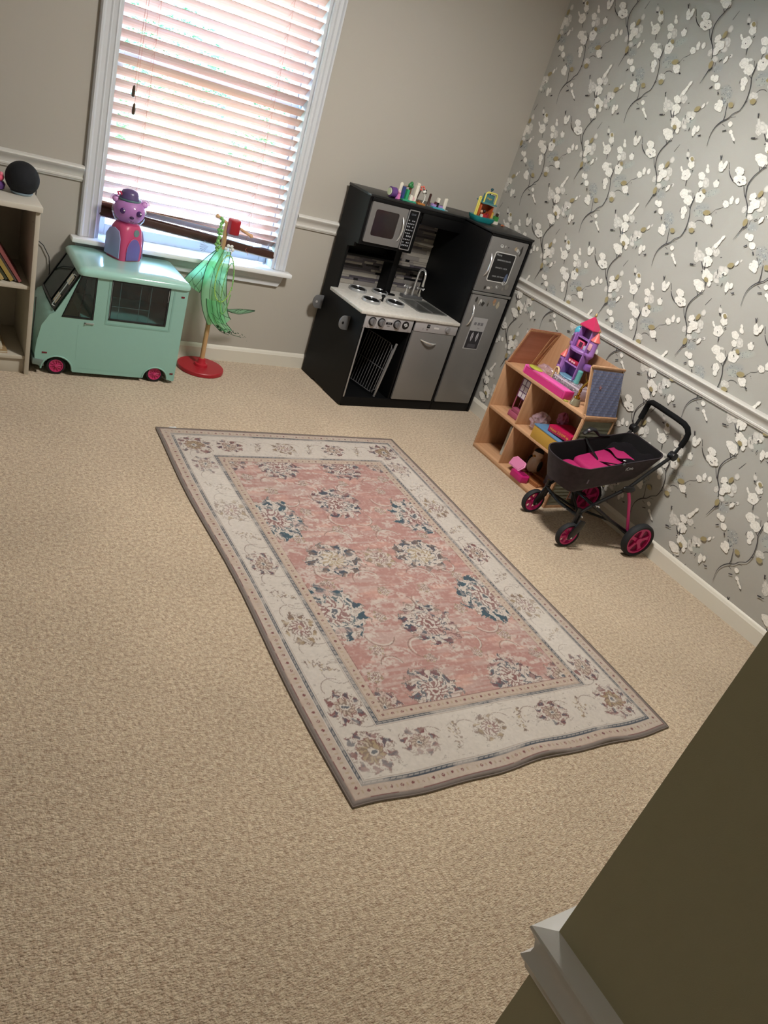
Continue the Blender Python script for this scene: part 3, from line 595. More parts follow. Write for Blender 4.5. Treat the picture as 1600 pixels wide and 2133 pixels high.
    # curling stems in the field
    def arc(cx, cy, r, a0, a1, col, w_=.0018, clip=field):
        rad = np.hypot(X - cx, Y - cy); th = (np.arctan2(Y - cy, X - cx) - a0) % (2 * PI)
        mix(((np.abs(rad - r) < w_) & (th < (a1 - a0)) & clip) * .75, col)
    for sy in (-1, 1):
        for sx in (-1, 1):
            for (qx, qy, r_, a0, a1) in ((.10, .50, .05, 1, 4.3), (.23, .42, .055, 3, 6), (.12, .13, .06, .5, 3.3), (.27, .07, .045, 2.5, 5.5), (.25, .56, .04, 0, 3), (.05, .27, .05, 4, 7)):
                b0, b1 = (a0, a1) if sx * sy > 0 else (PI - a1, PI - a0)
                arc(qx * sx, qy * sy, r_, b0, b1, brown); arc(qx * sx + .003, qy * sy, r_ - .006, b0, b1 - .6, cream, .003)
    # border florals
    bord = (dmin > .068) & (din > .052)
    def spray(cx, cy, ln, ang, seed):
        r_ = random.Random(seed)
        for k in range(44):
            t = r_.uniform(-1, 1); off = r_.gauss(0, .011 * (1.2 - abs(t))); px = cx + math.cos(ang) * ln * t - math.sin(ang) * off; py = cy + math.sin(ang) * ln * t + math.cos(ang) * off
            s_ = r_.uniform(.0035, .0065); a = ang + r_.choice((-.8, .8)); dxx = (X - px) * math.cos(a) + (Y - py) * math.sin(a); dyy = -(X - px) * math.sin(a) + (Y - py) * math.cos(a)
            m = ((dxx / s_) ** 2 + (dyy / (s_ * .4)) ** 2) < 1; mix((m & bord) * .75, r_.choice([brown, brown, ochre, taupe]))
    bc_x, bc_y = .492, .865
    k = 0
    for sx in (-1, 1):
        for j, yy in enumerate(np.linspace(-.70, .70, 9)):
            k += 1
            if j % 2 == 0: palm(bc_x * sx, yy, .066 if j % 4 else .058, (0 if sx > 0 else PI), (pw, pc)[(j // 2) % 2], 8, .8, bord, .95)
            else: spray(bc_x * sx, yy, .055, .5 * sx, k)
            arc(bc_x * sx, yy + .08, .04, 1, 3.6, brown, .0013, bord)
            arc((bc_x - .04) * sx, yy - .03, .05, 3, 5.5, taupe, .0013, bord)
    for sy in (-1, 1):
        for j, xx in enumerate(np.linspace(-.33, .33, 6)):
            k += 1
            if j % 2 == 0: palm(xx, bc_y * sy, .056, sy * PI / 2, (pw, pc)[(j // 2) % 2], 8, .85, bord, .95)
            else: spray(xx, bc_y * sy, .05, 1.2, k)
            arc(xx + .05, bc_y * sy, .045, .5, 3.5, brown, .0013, bord)
        for sx in (-1, 1): palm(bc_x * sx, bc_y * sy, .082, .78, (wine, navy, brown, ochre), 9, 1, bord, .9)
    mix(bord * (np.abs(nz1 - .5) < .012) * (nz2 > .5) * .45, taupe); mix(bord * np.clip((nz3 - .5) * 3, 0, 1) * .3, A('#d6cfc6')); mix(bord * np.clip((nz1 - .6) * 5, 0, 1) * .5, cream)
    C *= (.93 + .16 * (fine - .5))[..., None]
    # woven surface with the gentle waves of a rug that has been folded
    Z = .0062 + .0008 * (noise(.3, .3, 2) - .3)
    for (cx, cy, sx_, sy_, h_) in ((.05, -RL_ + .0, .09, .05, .010), (.33, -RL_, .06, .05, .008), (-.18, -RL_, .08, .04, .004)):
        Z += h_ * np.exp(-((X - cx) / sx_) ** 2 - ((Y - cy) / sy_) ** 2)
    yw = Y.copy(); xw = X.copy()
    yw += np.where(Y < 0, 1, 0) * (np.abs(Y) / RL_) ** 6 * (.005 * np.sin((X + .1) * 9) + .003 * np.sin(X * 21 + 1))
    xw += np.where(X < 0, 1, -.4) * (ax / RW) ** 5 * (.007 * np.sin(Y * 5.5 + 2))
    Z = Z * np.clip(dmin / .004, .35, 1)
    V = np.stack([xw, yw, Z], -1).reshape(-1, 3)
    q = (np.arange(ny_ - 1)[:, None] * nx_ + np.arange(nx_ - 1)[None]).ravel(); Fq = np.stack([q, q + 1, q + 1 + nx_, q + nx_], 1).astype(np.int32)
    # skirt to the floor
    loop = np.concatenate([np.arange(nx_), np.arange(1, ny_) * nx_ + nx_ - 1, (ny_ - 1) * nx_ + np.arange(nx_ - 2, -1, -1), np.arange(ny_ - 2, 0, -1) * nx_])
    sk = V[loop].copy(); sk[:, 2] = .0004; k0 = len(V); m_ = len(loop); a = np.arange(m_); bq = (a + 1) % m_
    V = np.concatenate([V, sk]); Fq = np.concatenate([Fq, np.stack([loop[bq], loop[a], k0 + a, k0 + bq], 1)])
    Cc = np.concatenate([C.reshape(-1, 3), np.tile(A('#6f655f'), (m_, 1))])
    me = bpy.data.meshes.new('rug_pile'); me.vertices.add(len(V)); me.vertices.foreach_set('co', V.astype(np.float32).ravel())
    me.loops.add(Fq.size); me.polygons.add(len(Fq)); me.loops.foreach_set('vertex_index', Fq.astype(np.int32).ravel())
    me.polygons.foreach_set('loop_start', np.arange(0, Fq.size, 4, dtype=np.int32)); me.update(calc_edges=True)
    at = me.color_attributes.new('print', 'FLOAT_COLOR', 'POINT'); a4 = np.ones((len(V), 4), np.float32); a4[:, :3] = Cc; at.data.foreach_set('color', a4.ravel())
    me.materials.append(attr_mat('rug_weave', 0.95, bump=.5, bscale=700, sheen=.2)); me.polygons.foreach_set('use_smooth', [True] * len(me.polygons))
    o = bpy.data.objects.new('rug_pile', me); COL.objects.link(o); o.parent = rug_o
    # bound edge
    bnd = V[loop][::6]; B().tube([(p[0] * 1.0015, p[1] * 1.001, max(p[2] * .6, .0032)) for p in bnd], .0032, 6, closed=True).build('binding', M('#6f645d', .95, bump=.3, bscale=600), rug_o)
make_rug()
tg = tag(B().obox((0, 0, .0012), (.034, .007, .0016)).build('paper_scrap', M('#dfe6ea', .5)), 'small white plastic tag lying on the carpet at the far rug corner', 'tag'); tg.location = (-2.045, -.858, 0); tg.rotation_euler = (0, 0, .15)

# ------------------------------------------------------------------ play kitchen
KA = math.radians(2.6)
kit = thing('play_kitchen', 'tall black and silver toy kitchen with oven, sink and fridge in the corner', 'play kitchen', (-1.009, -.504, 0), KA)
blk = M('#08090b', .5); blk2 = M('#07080a', .5); sil = M('#807f7e', .38, .35, bump=.05, bscale=300); sil2 = M('#a5a3a6', .42, .15); chrome = M('#e9e9ea', .2, .75); counter = M('#cbc8c2', .3, vary=.10, vscale=60)
KD = .475
def kb(name, boxes, mat=blk, bevel=.0015, parent=None): return box_obj(name, boxes, mat, parent or kit, bevel)
# carcass: side panels
b = B(); b.prism([(0, .012, .012), (0, .035, 0), (0, .20, .0), (0, .205, .012), (0, .33, .012), (0, .34, 0), (0, KD, 0), (0, KD, 1.066), (0, .250, 1.066), (0, .250, .822), (0, .285, .822), (0, .285, .80), (0, .345, .785), (0, .345, .535), (0, .0, .535), (0, .0, .012)], (.014, 0, 0))
b.build('side_panel', blk, kit)
kb('side_panel', [(.642, .656, .004, KD, .0, 1.06)]); kb('side_panel', [(.951, .965, 0, KD, .0, 1.066)])
kb('plinth', [(.0145, .9505, .004, .018, .0, .055)]); kb('floor_panel', [(.0145, .9505, .02, KD - .01, .035, .05)], blk2)
kb('back_panel', [(.0145, .642, KD - .012, KD - .002, .0, .56), (.656, .951, KD - .012, KD - .002, 0, 1.06)], blk2)
kb('divider', [(.322, .334, .012, KD - .014, .05, .53)])
b = B(); b.prism([(-.004, .242, 1.066), (.64, .242, 1.066), (.642, -.004, 1.066), (.969, -.004, 1.066), (.969, KD, 1.066), (-.004, KD, 1.066)], (0, 0, .012)); b.build('top_panel', M('#17191b', .35), kit, .0015)
kb('cornice', [(.656, .951, .0, .012, 1.052, 1.0655)])
# counter
ct = B(); ct.prism([(-.036, -.014, .535), (.641, -.014, .535), (.641, .455, .535), (.0145, .455, .535), (.0145, .345, .535), (-.036, .345, .535)], (0, 0, .018)); ct.build('worktop', counter, kit, .003)
def burner(x, y, r):
    b = B(); b.lathe([(r * .99, .5535), (r, .556), (r, .566), (r * .96, .569), (r * .93, .566), (r * .9, .565)], 32, (x, y, 0)); o = b.build('burner', M('#b9bcbf', .25, .6), kit)
    for i in range(4):
        q = r * (.82 - .2 * i); B().lathe([(q, .565), (q, .568), (q - .009, .5695), (q - .011, .566)], 28, (x, y, 0)).build('burner_coil', M('#141516', .3), o)
for x, y, r in ((.142, .345, .052), (.30, .352, .048), (.125, .165, .052), (.292, .172, .054)): burner(x, y, r)
B().lathe([(.006, .5532), (.006, .575), (.012, .58), (.010, .588), (.001, .59)], 12, (.222, .20, 0)).build('burner_knob', blk2, kit)
# sink
sx0, sx1, sy0, sy1 = .418, .612, .10, .31
b = B(); oo = rr2(sx1 - sx0 + .024, sy1 - sy0 + .024, .02, 4, (sx0 + sx1) / 2, (sy0 + sy1) / 2); ii = rr2(sx1 - sx0, sy1 - sy0, .014, 4, (sx0 + sx1) / 2, (sy0 + sy1) / 2)
frame_prism(b, oo, ii, lambda x, y: (x, y, .5535), (0, 0, .003))
sk_ = b.build('sink', M('#8b8c8a', .35, .5), kit)
B().box(sx0, sx1, sy0, sy1, .5538, .5546).build('sink_floor', M('#5d5e5c', .3, .5), sk_); B().box((sx0 + sx1) / 2 - .002, (sx0 + sx1) / 2 + .002, sy0, sy1, .5547, .559).build('sink_divider', M('#a9a9a8', .25, .6), sk_)
# tap
tp = B().box(.455, .60, .335, .375, .5535, .572).build('tap', M('#6c6d6f', .3, .4), kit, .003)
B().tube([(.53, .355, .57), (.53, .355, .65), (.53, .353, .70)] + [(.53, .353 - .034 + .034 * math.cos(a), .70 + .036 * math.sin(a)) for a in [PI * k / 8 for k in range(1, 9)]] + [(.53, .284, .672), (.53, .282, .648)], [.0065] * 11 + [.007, .0085], 12).build('spout', chrome, tp)
for s in (-.05, .05):
    b = B(); b.lathe([(.012, .572), (.011, .58), (.006, .588), (.005, .612), (.009, .618), (.001, .624)], 14, (.53 + s, .355, 0)); b.tube([(.53 + s - .024, .355, .617), (.53 + s + .024, .355, .617)], .0035, 8); b.tube([(.53 + s, .331, .617), (.53 + s, .379, .617)], .0035, 8)
    for dx, dy in ((-.024, 0), (.024, 0), (0, -.024), (0, .024)): b.sph((.53 + s + dx, .355 + dy, .617), .0055, 8, 6)
    b.build('tap_handle', chrome, tp)
# backsplash printed with mosaic strips: shallow tiles
bsp = kb('backsplash', [(.015, .642, .452, .46, .553, 1.0)], M('#9a958b', .4), 0)
rt = random.Random(11); tcols = ['#8c8780', '#6d696c', '#57535a', '#4a464c', '#97928a', '#454148', '#101114', '#7d7976', '#5e5a60']
z = .556; row = 0; tm = {}
while z < .995:
    h = rt.choice((.013, .013, .013, .024)) ; x = .0155 if row % 2 else .0155 - rt.uniform(0, .05)
    while x < .640:
        wd = rt.choice((.03, .06, .09, .12, .16)) if h < .02 else rt.choice((.12, .2, .3)); c = rt.choice(tcols if h < .02 else [tcols[0], tcols[4], tcols[7]])
        if c == '#191a1c': wd = .03
        xa, xb = max(x, .0155), min(x + wd - .0012, .6405)
        if xb - xa > .006: B().box(xa, xb, .4497, .4519, z, min(z + h - .0012, .998)).build('tile', M(c, .35), bsp)
        x += wd
    z += h; row += 1
kb('upper_back', [(.015, .642, .455, .4595, 1.0005, 1.065)], blk2)
# microwave unit
kb('microwave_box', [(.0145, .355, .256, .452, .822, 1.0655)], blk, .001)
kb('cornice_front', [(.0145, .642, .244, .2555, 1.045, 1.0655)])
kb('upper_panel', [(.356, .642, .246, .256, .985, 1.045)])
mw = B(); frame_prism(mw, rr2(.232, .205, .006, 3, .136, .943), rr2(.150, .135, .012, 3, .128, .945), lambda x, z: (x, .2435, z), (0, .012, 0)); md = mw.build('microwave_door', sil, kit)
B().box(.052, .204, .247, .2552, .877, 1.013).build('door_window', M('#2b2524', .12, vary=.2), md)
def bow(p0, p1, out, r=.0045, n=12):
    p0, p1, out = Vector(p0), Vector(p1), Vector(out); P = [p0 + (p1 - p0) * t + out * (math.sin(PI * t) ** .75) for t in [i / n for i in range(n + 1)]]
    return B().tube(P, [r * (.7 + .5 * math.sin(PI * i / n)) for i in range(n + 1)], 10)
bow((.228, .243, 1.0), (.228, .243, .875), (.003, -.022, 0)).build('door_handle', chrome, md)
cp = B(); frame_prism(cp, rr2(.068, .212, .004, 2, .292, .943), rr2(.058, .202, .003, 2, .292, .943), lambda x, z: (x, .2425, z), (0, .012, 0)); cpo = cp.build('control_panel', M('#9a9a9c', .3, .5), kit)
B().box(.2632, .3208, .2455, .2545, .8422, 1.0438).build('keypad', M('#0d0e11', .25), cpo)
text('12:34', .014, M('#6f7680', .4), cpo, (.292, .2452, 1.025), (PI / 2, 0, 0))
ky = M('#8d9096', .5)
b = B()
for r_ in range(9):
    for c_ in range(4):
        if (r_ * 4 + c_) % 7 == 5: continue
        b.box(.270 + c_ * .0118, .270 + c_ * .0118 + .0075, .2448, .2456, .858 + r_ * .0165, .858 + r_ * .0165 + (.006 if r_ % 3 else .0085))
ko = b.build('key', ky, cpo); ko['kind'] = 'stuff'
# shelves below the microwave and beside it
kb('shelf', [(.0145, .33, .345, .4515, .735, .747)]); kb('shelf_back', [(.0145, .33, .425, .4515, .747, .785)], blk2)
kb('divider_panel', [(.335, .375, .36, .4515, .5545, .8215)]); kb('shelf', [(.376, .6415, .40, .4515, .700, .708)])
kb('divider_foot', [(.30, .40, .34, .3598, .5545, .5625)])
# oven panel, knobs
op = kb('oven_panel', [(.003, .319, -.006, .004, .462, .533)], sil2, .001)
for x, r_ in ((.050, .021), (.109, .021), (.212, .021)):
    B().cone((x, -.0062, .500), (x, -.0075, .500), .0245, .0245, 28).build('knob_dial', M('#1b1c1e', .4), op)
    k_ = B(); k_.lathe([(r_ * .85, 0), (r_ * .85, -.006), (r_ * .78, -.012), (.001, -.0125)], 24, (x, -.0076, .500), 'Y'); k_.box(x - .0035, x + .0035, -.027, -.018, .484, .516); k_.build('oven_knob', M('#8d8d90', .3, .5), op)
B().cone((.270, -.0062, .500), (.270, -.0072, .500), .0225, .0225, 28).build('printed_dial', M('#111214', .4), op)
for dx, dz, s_ in ((-.006, .004, .006), (.004, .008, .004), (.008, -.001, .005), (0, -.006, .004)): B().cone((.270 + dx, -.0073, .500 + dz), (.270 + dx, -.0078, .500 + dz), s_, s_, 8).build('dial_print', M('#c8cacc', .5), op)
B().box(.139, .180, -.0072, -.0062, .493, .505).build('display', M('#17181b', .3), op); text('12:34', .009, ky, op, (.160, -.0075, .499), (PI / 2, 0, 0)); B().box(.143, .178, -.0066, -.0061, .509, .520).build('label_plate', M('#b9b8b8', .4), op)
text('0000', .009, M('#5a5a5c', .5), op, (.160, -.0066, .484), (PI / 2, 0, 0))
for x, s in ((.028, 'o'), (.086, 'o'), (.236, 'o'), (.298, 'o')): text(s, .008, M('#5f4c4a', .5), op, (x, -.0066, .471), (PI / 2, 0, 0))
# oven opening with silver edge and wire rack
kb('oven_edge', [(.005, .0138, -.004, -.0005, .058, .461)], M('#9b9b9c', .35, .5), .001)
ovd = thing_ = bpy.data.objects.new('oven_door', None); COL.objects.link(ovd); ovd.parent = kit; ovd.location = (.030, .030, .0)
rk = bpy.data.objects.new('oven_rack', None); COL.objects.link(rk); rk.parent = kit; rk.location = (.188, .285, .066); rk.rotation_euler = (math.radians(-9.5), 0, math.radians(-80))
wire = M('#7f7f82', .4, .5)
RL2 = .250
def wirep(pts, r=.0018, nm='rack_wire'): return B().tube(pts, r, 6).build(nm, wire, rk)
wirep([(0, 0, 0), (RL2 - .03, 0, 0), (RL2, 0, .03), (RL2, 0, .27), (RL2 - .03, 0, .30), (0, 0, .30)], .0024, 'rack_frame'); wirep([(0, 0, .15), (RL2, 0, .15)], .002)
for i in range(11):
    x = RL2 - .014 - i * .021; wirep([(x, 0, .002), (x, 0, .298)])
B().box(RL2 + .008, RL2 + .016, -.006, .006, -.012, .315).build('rack_edge', M('#9b9b9c', .35, .5), rk, .001)
bpy.data.objects.remove(ovd)
# dishwasher
dpn = kb('dishwasher_panel', [(.336, .640, -.006, .004, .476, .533)], sil2, .001)
B().box(.418, .438, -.0072, -.0062, .502, .522).build('display', M('#17181b', .3), dpn); text('03', .011, ky, dpn, (.428, -.0075, .512), (PI / 2, 0, 0)); B().box(.470, .505, -.0068, -.0062, .500, .510).build('label_plate', M('#c9c8c8', .4), dpn)
text('i', .016, M('#4a4a4c', .5), dpn, (.395, -.0066, .494), (PI / 2, 0, 0)); text('77', .013, M('#5c4a48', .5), dpn, (.424, -.0066, .490), (PI / 2, 0, 0)); text('o o o', .006, M('#77787a', .5), dpn, (.487, -.0066, .520), (PI / 2, 0, 0))
B().cone((.570, -.0062, .503), (.570, -.0068, .503), .021, .021, 24).build('dial_ring', M('#8a898b', .4), dpn); B().cone((.570, -.0069, .503), (.570, -.016, .503), .015, .013, 20).build('dial', M('#9c9b9d', .35, .4), dpn)
ddr = kb('dishwasher_door', [(.336, .632, -.004, .010, .060, .474)], sil, .002); bow((.405, -.004, .430), (.520, -.004, .415), (0, -.02, -.004)).build('door_handle', chrome, ddr)
# fridge doors
fz = kb('freezer_door', [(.658, .936, -.006, .010, .750, 1.050)], sil, .002); fr_ = kb('fridge_door', [(.661, .934, -.006, .010, .060, .728)], sil, .002)
kb('door_gap', [(.656, .948, -.009, .006, .732, .746)], M('#7f7f7d', .35, .4), .001)
bow((.690, -.006, .960), (.688, -.006, .838), (-.002, -.024, 0)).build('door_handle', chrome, fz); bow((.695, -.006, .668), (.693, -.006, .548), (-.002, -.024, 0)).build('door_handle', chrome, fr_)
b = B(); frame_prism(b, rr2(.160, .165, .012, 3, .795, .896), rr2(.150, .155, .010, 3, .795, .896), lambda x, z: (x, -.0085, z), (0, .0022, 0)); b.build('sign_border', M('#c7c7c6', .4), fz)
bd = B().box(.7205, .8695, -.0076, -.0062, .819, .973).build('chalkboard', M('#121316', .4), fz)
chalk = M('#9ea0a2', .7)
text('Menu', .018, chalk, fz, (.748, -.0079, .962), (PI / 2, 0, 0)); text('SANDWICH SALADS', .0115, chalk, fz, (.797, -.0079, .935), (PI / 2, 0, 0)); text('SPAGHETTI . PIZZA', .0105, chalk, fz, (.795, -.0079, .893), (PI / 2, 0, 0)); text('CAKES . ICE CREAM', .0105, chalk, fz, (.793, -.0079, .845), (PI / 2, 0, 0))
# stickers and magnets on the doors
rs_ = random.Random(4)
def sticker(p, pts, z, mat, dy=-.0064):
    return B().prism([(x, dy, zz) for x, zz in pts], (0, -.0006, 0)).build('sticker', mat, p)
def blobp(cx, cz, w_, h_, n=9, j=.25): return [(cx + w_ / 2 * math.cos(2 * PI * i / n) * (1 + rs_.uniform(-j, j)), cz + h_ / 2 * math.sin(2 * PI * i / n) * (1 + rs_.uniform(-j, j))) for i in range(n)]
pale = M('#b9b9b8', .5); dk = M('#33322f', .5); tan_ = M('#a5937a', .5); mid = M('#77756f', .5)
for cx, cz, w_, h_, m_ in ((.745, 1.010, .025, .018, pale), (.742, 1.012, .008, .008, dk), (.770, 1.012, .010, .012, pale), (.770, 1.014, .005, .005, dk), (.795, 1.010, .007, .007, dk), (.790, .985, .026, .014, mid), (.852, 1.010, .018, .022, tan_), (.868, 1.005, .02, .02, pale),
                           (.897, 1.004, .016, .050, dk), (.888, .995, .012, .02, pale), (.852, .842, .018, .06, M('#55627e', .5)), (.852, .815, .03, .024, pale), (.858, .812, .010, .016, dk), (.885, .800, .028, .034, mid), (.728, .772, .014, .022, dk), (.752, .776, .028, .018, pale), (.775, .782, .02, .012, mid), (.815, .788, .02, .018, pale), (.818, .790, .01, .01, dk), (.860, .780, .014, .022, mid), (.702, .770, .0, .0, dk)):
    if w_: sticker(fz, blobp(cx, cz, w_, h_), 0, m_, -.0084 if (cz < .86 and cz > .80 and cx > .83 and cx < .875) else -.0064)
for cx, cz, w_, h_, m_ in ((.700, .700, .016, .03, dk), (.716, .690, .02, .028, mid), (.735, .688, .022, .034, pale), (.738, .682, .014, .02, dk), (.756, .684, .022, .03, dk), (.757, .694, .014, .016, pale), (.792, .690, .018, .036, mid), (.795, .682, .010, .02, dk), (.838, .705, .024, .028, M('#a07a5c', .5)), (.842, .690, .018, .02, tan_), (.872, .686, .022, .05, M('#a8a08c', .5))):
    sticker(fr_, blobp(cx, cz, w_, h_), 0, m_)
dsp = B().prism([(.724, -.0062, .408), (.836, -.0062, .408), (.840, -.0062, .600), (.728, -.0062, .600)], (0, -.0008, 0)).build('dispenser', M('#a3a3a5', .45), fr_)
B().box(.732, .832, -.0078, -.0071, .414, .520).build('dispenser_recess', M('#27262c', .3), dsp)
for x in (.762, .802): B().prism([(x + q * .8, -.0084, z) for q, z in ((0, .515), (.010, .495), (.010, .478), (0, .455), (-.010, .478), (-.010, .495))], (0, .0005, 0)).build('dispenser_print', M('#b5b5bc', .4), dsp); B().box(x - .002, x + .002, -.0088, -.0085, .47, .498).build('dispenser_print', M('#57555c', .4), dsp)
B().box(.752, .812, -.0082, -.0079, .418, .440).build('dispenser_print', M('#47464c', .3), dsp)
for x in (.755, .782, .806): B().box(x - .009, x + .009, -.0078, -.0071, .555, .572).build('dispenser_button', M('#6f6f74', .4), dsp)
text('Ice', .014, M('#77777c', .5), dsp, (.79, -.0075, .538), (PI / 2, 0, 0)); 
# phone brackets on the left side
for yy, zz in ((.439, .430), (.125, .430)):
    pr = [(yy + .03 if False else 0, 0)]
    b = B(); pts = [(-.062 + .028 - .028 * math.cos(a), zz + .038 * math.sin(a)) for a in [PI / 2 - PI * k / 14 for k in range(15)]]
    b.prism([(0, yy, zz + .038)] + [(x, yy, z) for x, z in pts] + [(0, yy, zz - .038)], (0, .008, 0)); o = b.build('side_hook', M('#77787a', .35, .3), kit, .001)
    B().cone((-.04, yy - .0004, zz), (-.04, yy - .0018, zz), .007, .007, 14).build('hook_hole', M('#141416', .5) if yy < .3 else M('#c9c9c9', .3, .3), o)
# ------------------------------------------------------------------ white bookshelf, far left
shf = thing('bookshelf', 'white low bookshelf with children\'s books left of the toy truck', 'bookshelf', (-2.575, -.405, 0))
wl = M('#b9b2a4', .45); SW = .66
for x in (-.018, -SW): B().box(x, x + .018, 0, .385, 0, .716).build('side_panel', wl, shf, .001)
B().box(-SW - .006, .006, -.014, .388, .7165, .738).build('top_panel', M('#c6c1b6', .4), shf, .002)
B().box(-SW + .0185, -.0185, .012, .37, .385, .401).build('shelf', wl, shf, .001); B().box(-SW + .0185, -.0185, .012, .37, .067, .083).build('shelf', wl, shf, .001)
B().box(-SW + .0185, -.0185, .022, .036, 0, .0665).build('kickboard', wl, shf, .001); B().box(-SW + .0185, -.0185, .371, .376, .02, .716).build('back_panel', M('#a7a092', .6), shf)
B().cone((-.0182, .05, .66), (-.0190, .05, .66), .004, .004, 8).build('peg_hole', M('#57534c', .6), shf)
# leaning books on the upper shelf
bc = ['#8c4f50', '#7d7a88', '#a08a4a', '#5c6b5e', '#b19a63', '#74604a', '#8a7a5e', '#57616f', '#a3915f', '#6f4a42']
bn = ['red and grey', 'pale blue grey', 'ochre yellow', 'dull green', 'tan yellow', 'brown', 'beige', 'slate blue', 'mustard', 'maroon']
wd = ['nearest the side panel', 'next to the red and grey book', 'leaning behind the grey one', 'in the middle of the leaning row', 'left of the dull green book', 'in the leaning row at the photo edge', 'beside the brown book', 'thin, under the mustard one', 'thick, near the row\'s left end', 'last of the leaning row at the left']
def book(nm, label, size, col_, loc, rot, group):
    t = thing('book', label, 'book', loc, 0, group); t.rotation_euler = rot; l, d, h = size   # l thickness, d depth, h height
    c_ = M(col_, .45)
    B().box(0, .0018, 0, d, 0, h).box(l - .0018, l, 0, d, 0, h).box(.0018, l - .0018, 0, .0018, 0, h).build('cover', c_, t)
    B().box(.0019, l - .0019, .002, d - .003, .003, h - .003).build('pages', M('#c9bf9f', .8, bump=.4, bscale=300), t)
    return t
for i in range(10):
    th_ = (.012, .008, .016, .010, .014, .009, .012, .007, .015, .011)[i]
    # leaning with the top to the left
    x = shf.location.x - .048 - sum([(.012, .008, .016, .010, .014, .009, .012, .007, .015, .011)[k] + .003 for k in range(i)]) * 1.16
    book('book', '%s picture book leaning on the bookshelf, %s' % (bn[i], wd[i]), (th_, .20 + .012 * (i % 3), .245 - .012 * (i % 4)), bc[i], (x - th_ * .82, -.372 + .01 * (i % 2), .4025 + .002), (0, -math.radians(34), 0), 'books leaning on the upper shelf')
for i, (c_, lb, w_, d_, z_, a_) in enumerate((('#a98f6a', 'large tan book lying flat at the bottom of the pile', .30, .26, .0, .05), ('#d3cab4', 'cream coloured book lying in the middle of the flat pile', .26, .24, .012, -.04), ('#8fa05a', 'green illustrated book lying on top of the flat pile', .20, .22, .023, .10))):
    t = thing('book', lb, 'book', (-2.66 - .02 * i, -.375 + .01 * i, .0838 + z_), a_, 'books lying flat on the bottom shelf')
    B().box(-w_, 0, 0, d_, 0, .0016).box(-w_, 0, 0, d_, .0088, .0104).build('cover', M(c_, .4, vary=.15, vscale=12), t); B().box(-w_ + .003, -.003, .002, d_ - .003, .0017, .0087).build('pages', M('#d5cfbd', .8), t)
# round smart speaker
sp = thing('smart_speaker', 'round black fabric smart speaker standing on the white bookshelf', 'speaker', (-2.628, -.245, .7385), math.radians(8))
r = .0655
pf = [(.036, 0)] + [(r * math.sin(a), r * .94 - r * math.cos(a)) for a in [math.radians(34 + 146 * k / 18) for k in range(19)]]
B().lathe(pf, 36).build('body', M('#0f131b', .85, bump=.5, bscale=900), sp); B().lathe([(.035, .0), (.0385, .001), (.044, .008), (.0440, .010), (.03, .010)], 36).build('base_ring', M('#8fa6b5', .3), sp)
cbl = tag(B().tube([(-2.570, -.185, .7445), (-2.558, -.15, .742), (-2.552, -.10, .70), (-2.548, -.06, .62), (-2.545, -.035, .55), (-2.553, -.02, .50), (-2.572, -.018, .478), (-2.60, -.0145, .47)], .0022, 6).build('power_cable', M('#17181b', .5)), 'black power cable hanging from the speaker down behind the bookshelf', 'cable')
cb2 = tag(B().tube([(-2.60, -.012, .512), (-2.555, -.012, .512), (-2.52, -.012, .500), (-2.49, -.012, .478), (-2.462, -.013, .43), (-2.455, -.014, .36), (-2.46, -.014, .25), (-2.50, -.016, .12), (-2.55, -.016, .05)], .0022, 6).build('power_cable', M('#17181b', .5)), 'black cable running along the wall behind the toy truck windshield', 'cable')
tag(B().tube([(-2.567, -.395, .36), (-2.5665, -.3955, .30), (-2.5685, -.395, .24), (-2.571, -.39, .16)], .0022, 6).build('power_cable', M('#17181b', .5)), 'black cable hanging between bookshelf side and toy truck hood', 'cable').location = (0, -.001, 0)
tt = thing('toy_figure', 'small pink and purple rounded toy at the photo edge on the bookshelf', 'toy', (-2.725, -.235, .7385))
B().lathe([(.02, 0), (.034, .006), (.038, .022), (.030, .034), (.02, .036)], 20).build('body', M('#5c3a78', .3), tt); B().sph((0, 0, .048), (.032, .032, .020), 18, 10).build('lid', M('#e0607a', .35), tt); B().sph((.018, -.012, .062), .009, 10, 8).build('knob', M('#e87a90', .35), tt)

# ------------------------------------------------------------------ mint toy food truck
tk = thing('toy_truck', 'large mint green plastic toy food truck with magenta wheels', 'toy truck', (-1.912, -.385, 0))
TD = .345
mint = M('#8cb8ad', .28, coat=.25); mintd = M('#80aca1', .3); black = M('#14181b', .3); mag = M('#b02c5e', .35)
prof = [(-.118, .022), (0, .014), (0, .470), (-.004, .486), (-.474, .486), (-.571, .300), (-.592, .287), (-.604, .262), (-.622, .235), (-.636, .16), (-.641, .10), (-.638, .052), (-.60, .030)]
def arch(cx, r, z0, n=10): return [(cx + r * math.cos(a), z0 + r * math.sin(a) * .95) for a in [PI * k / n for k in range(n + 1)]]
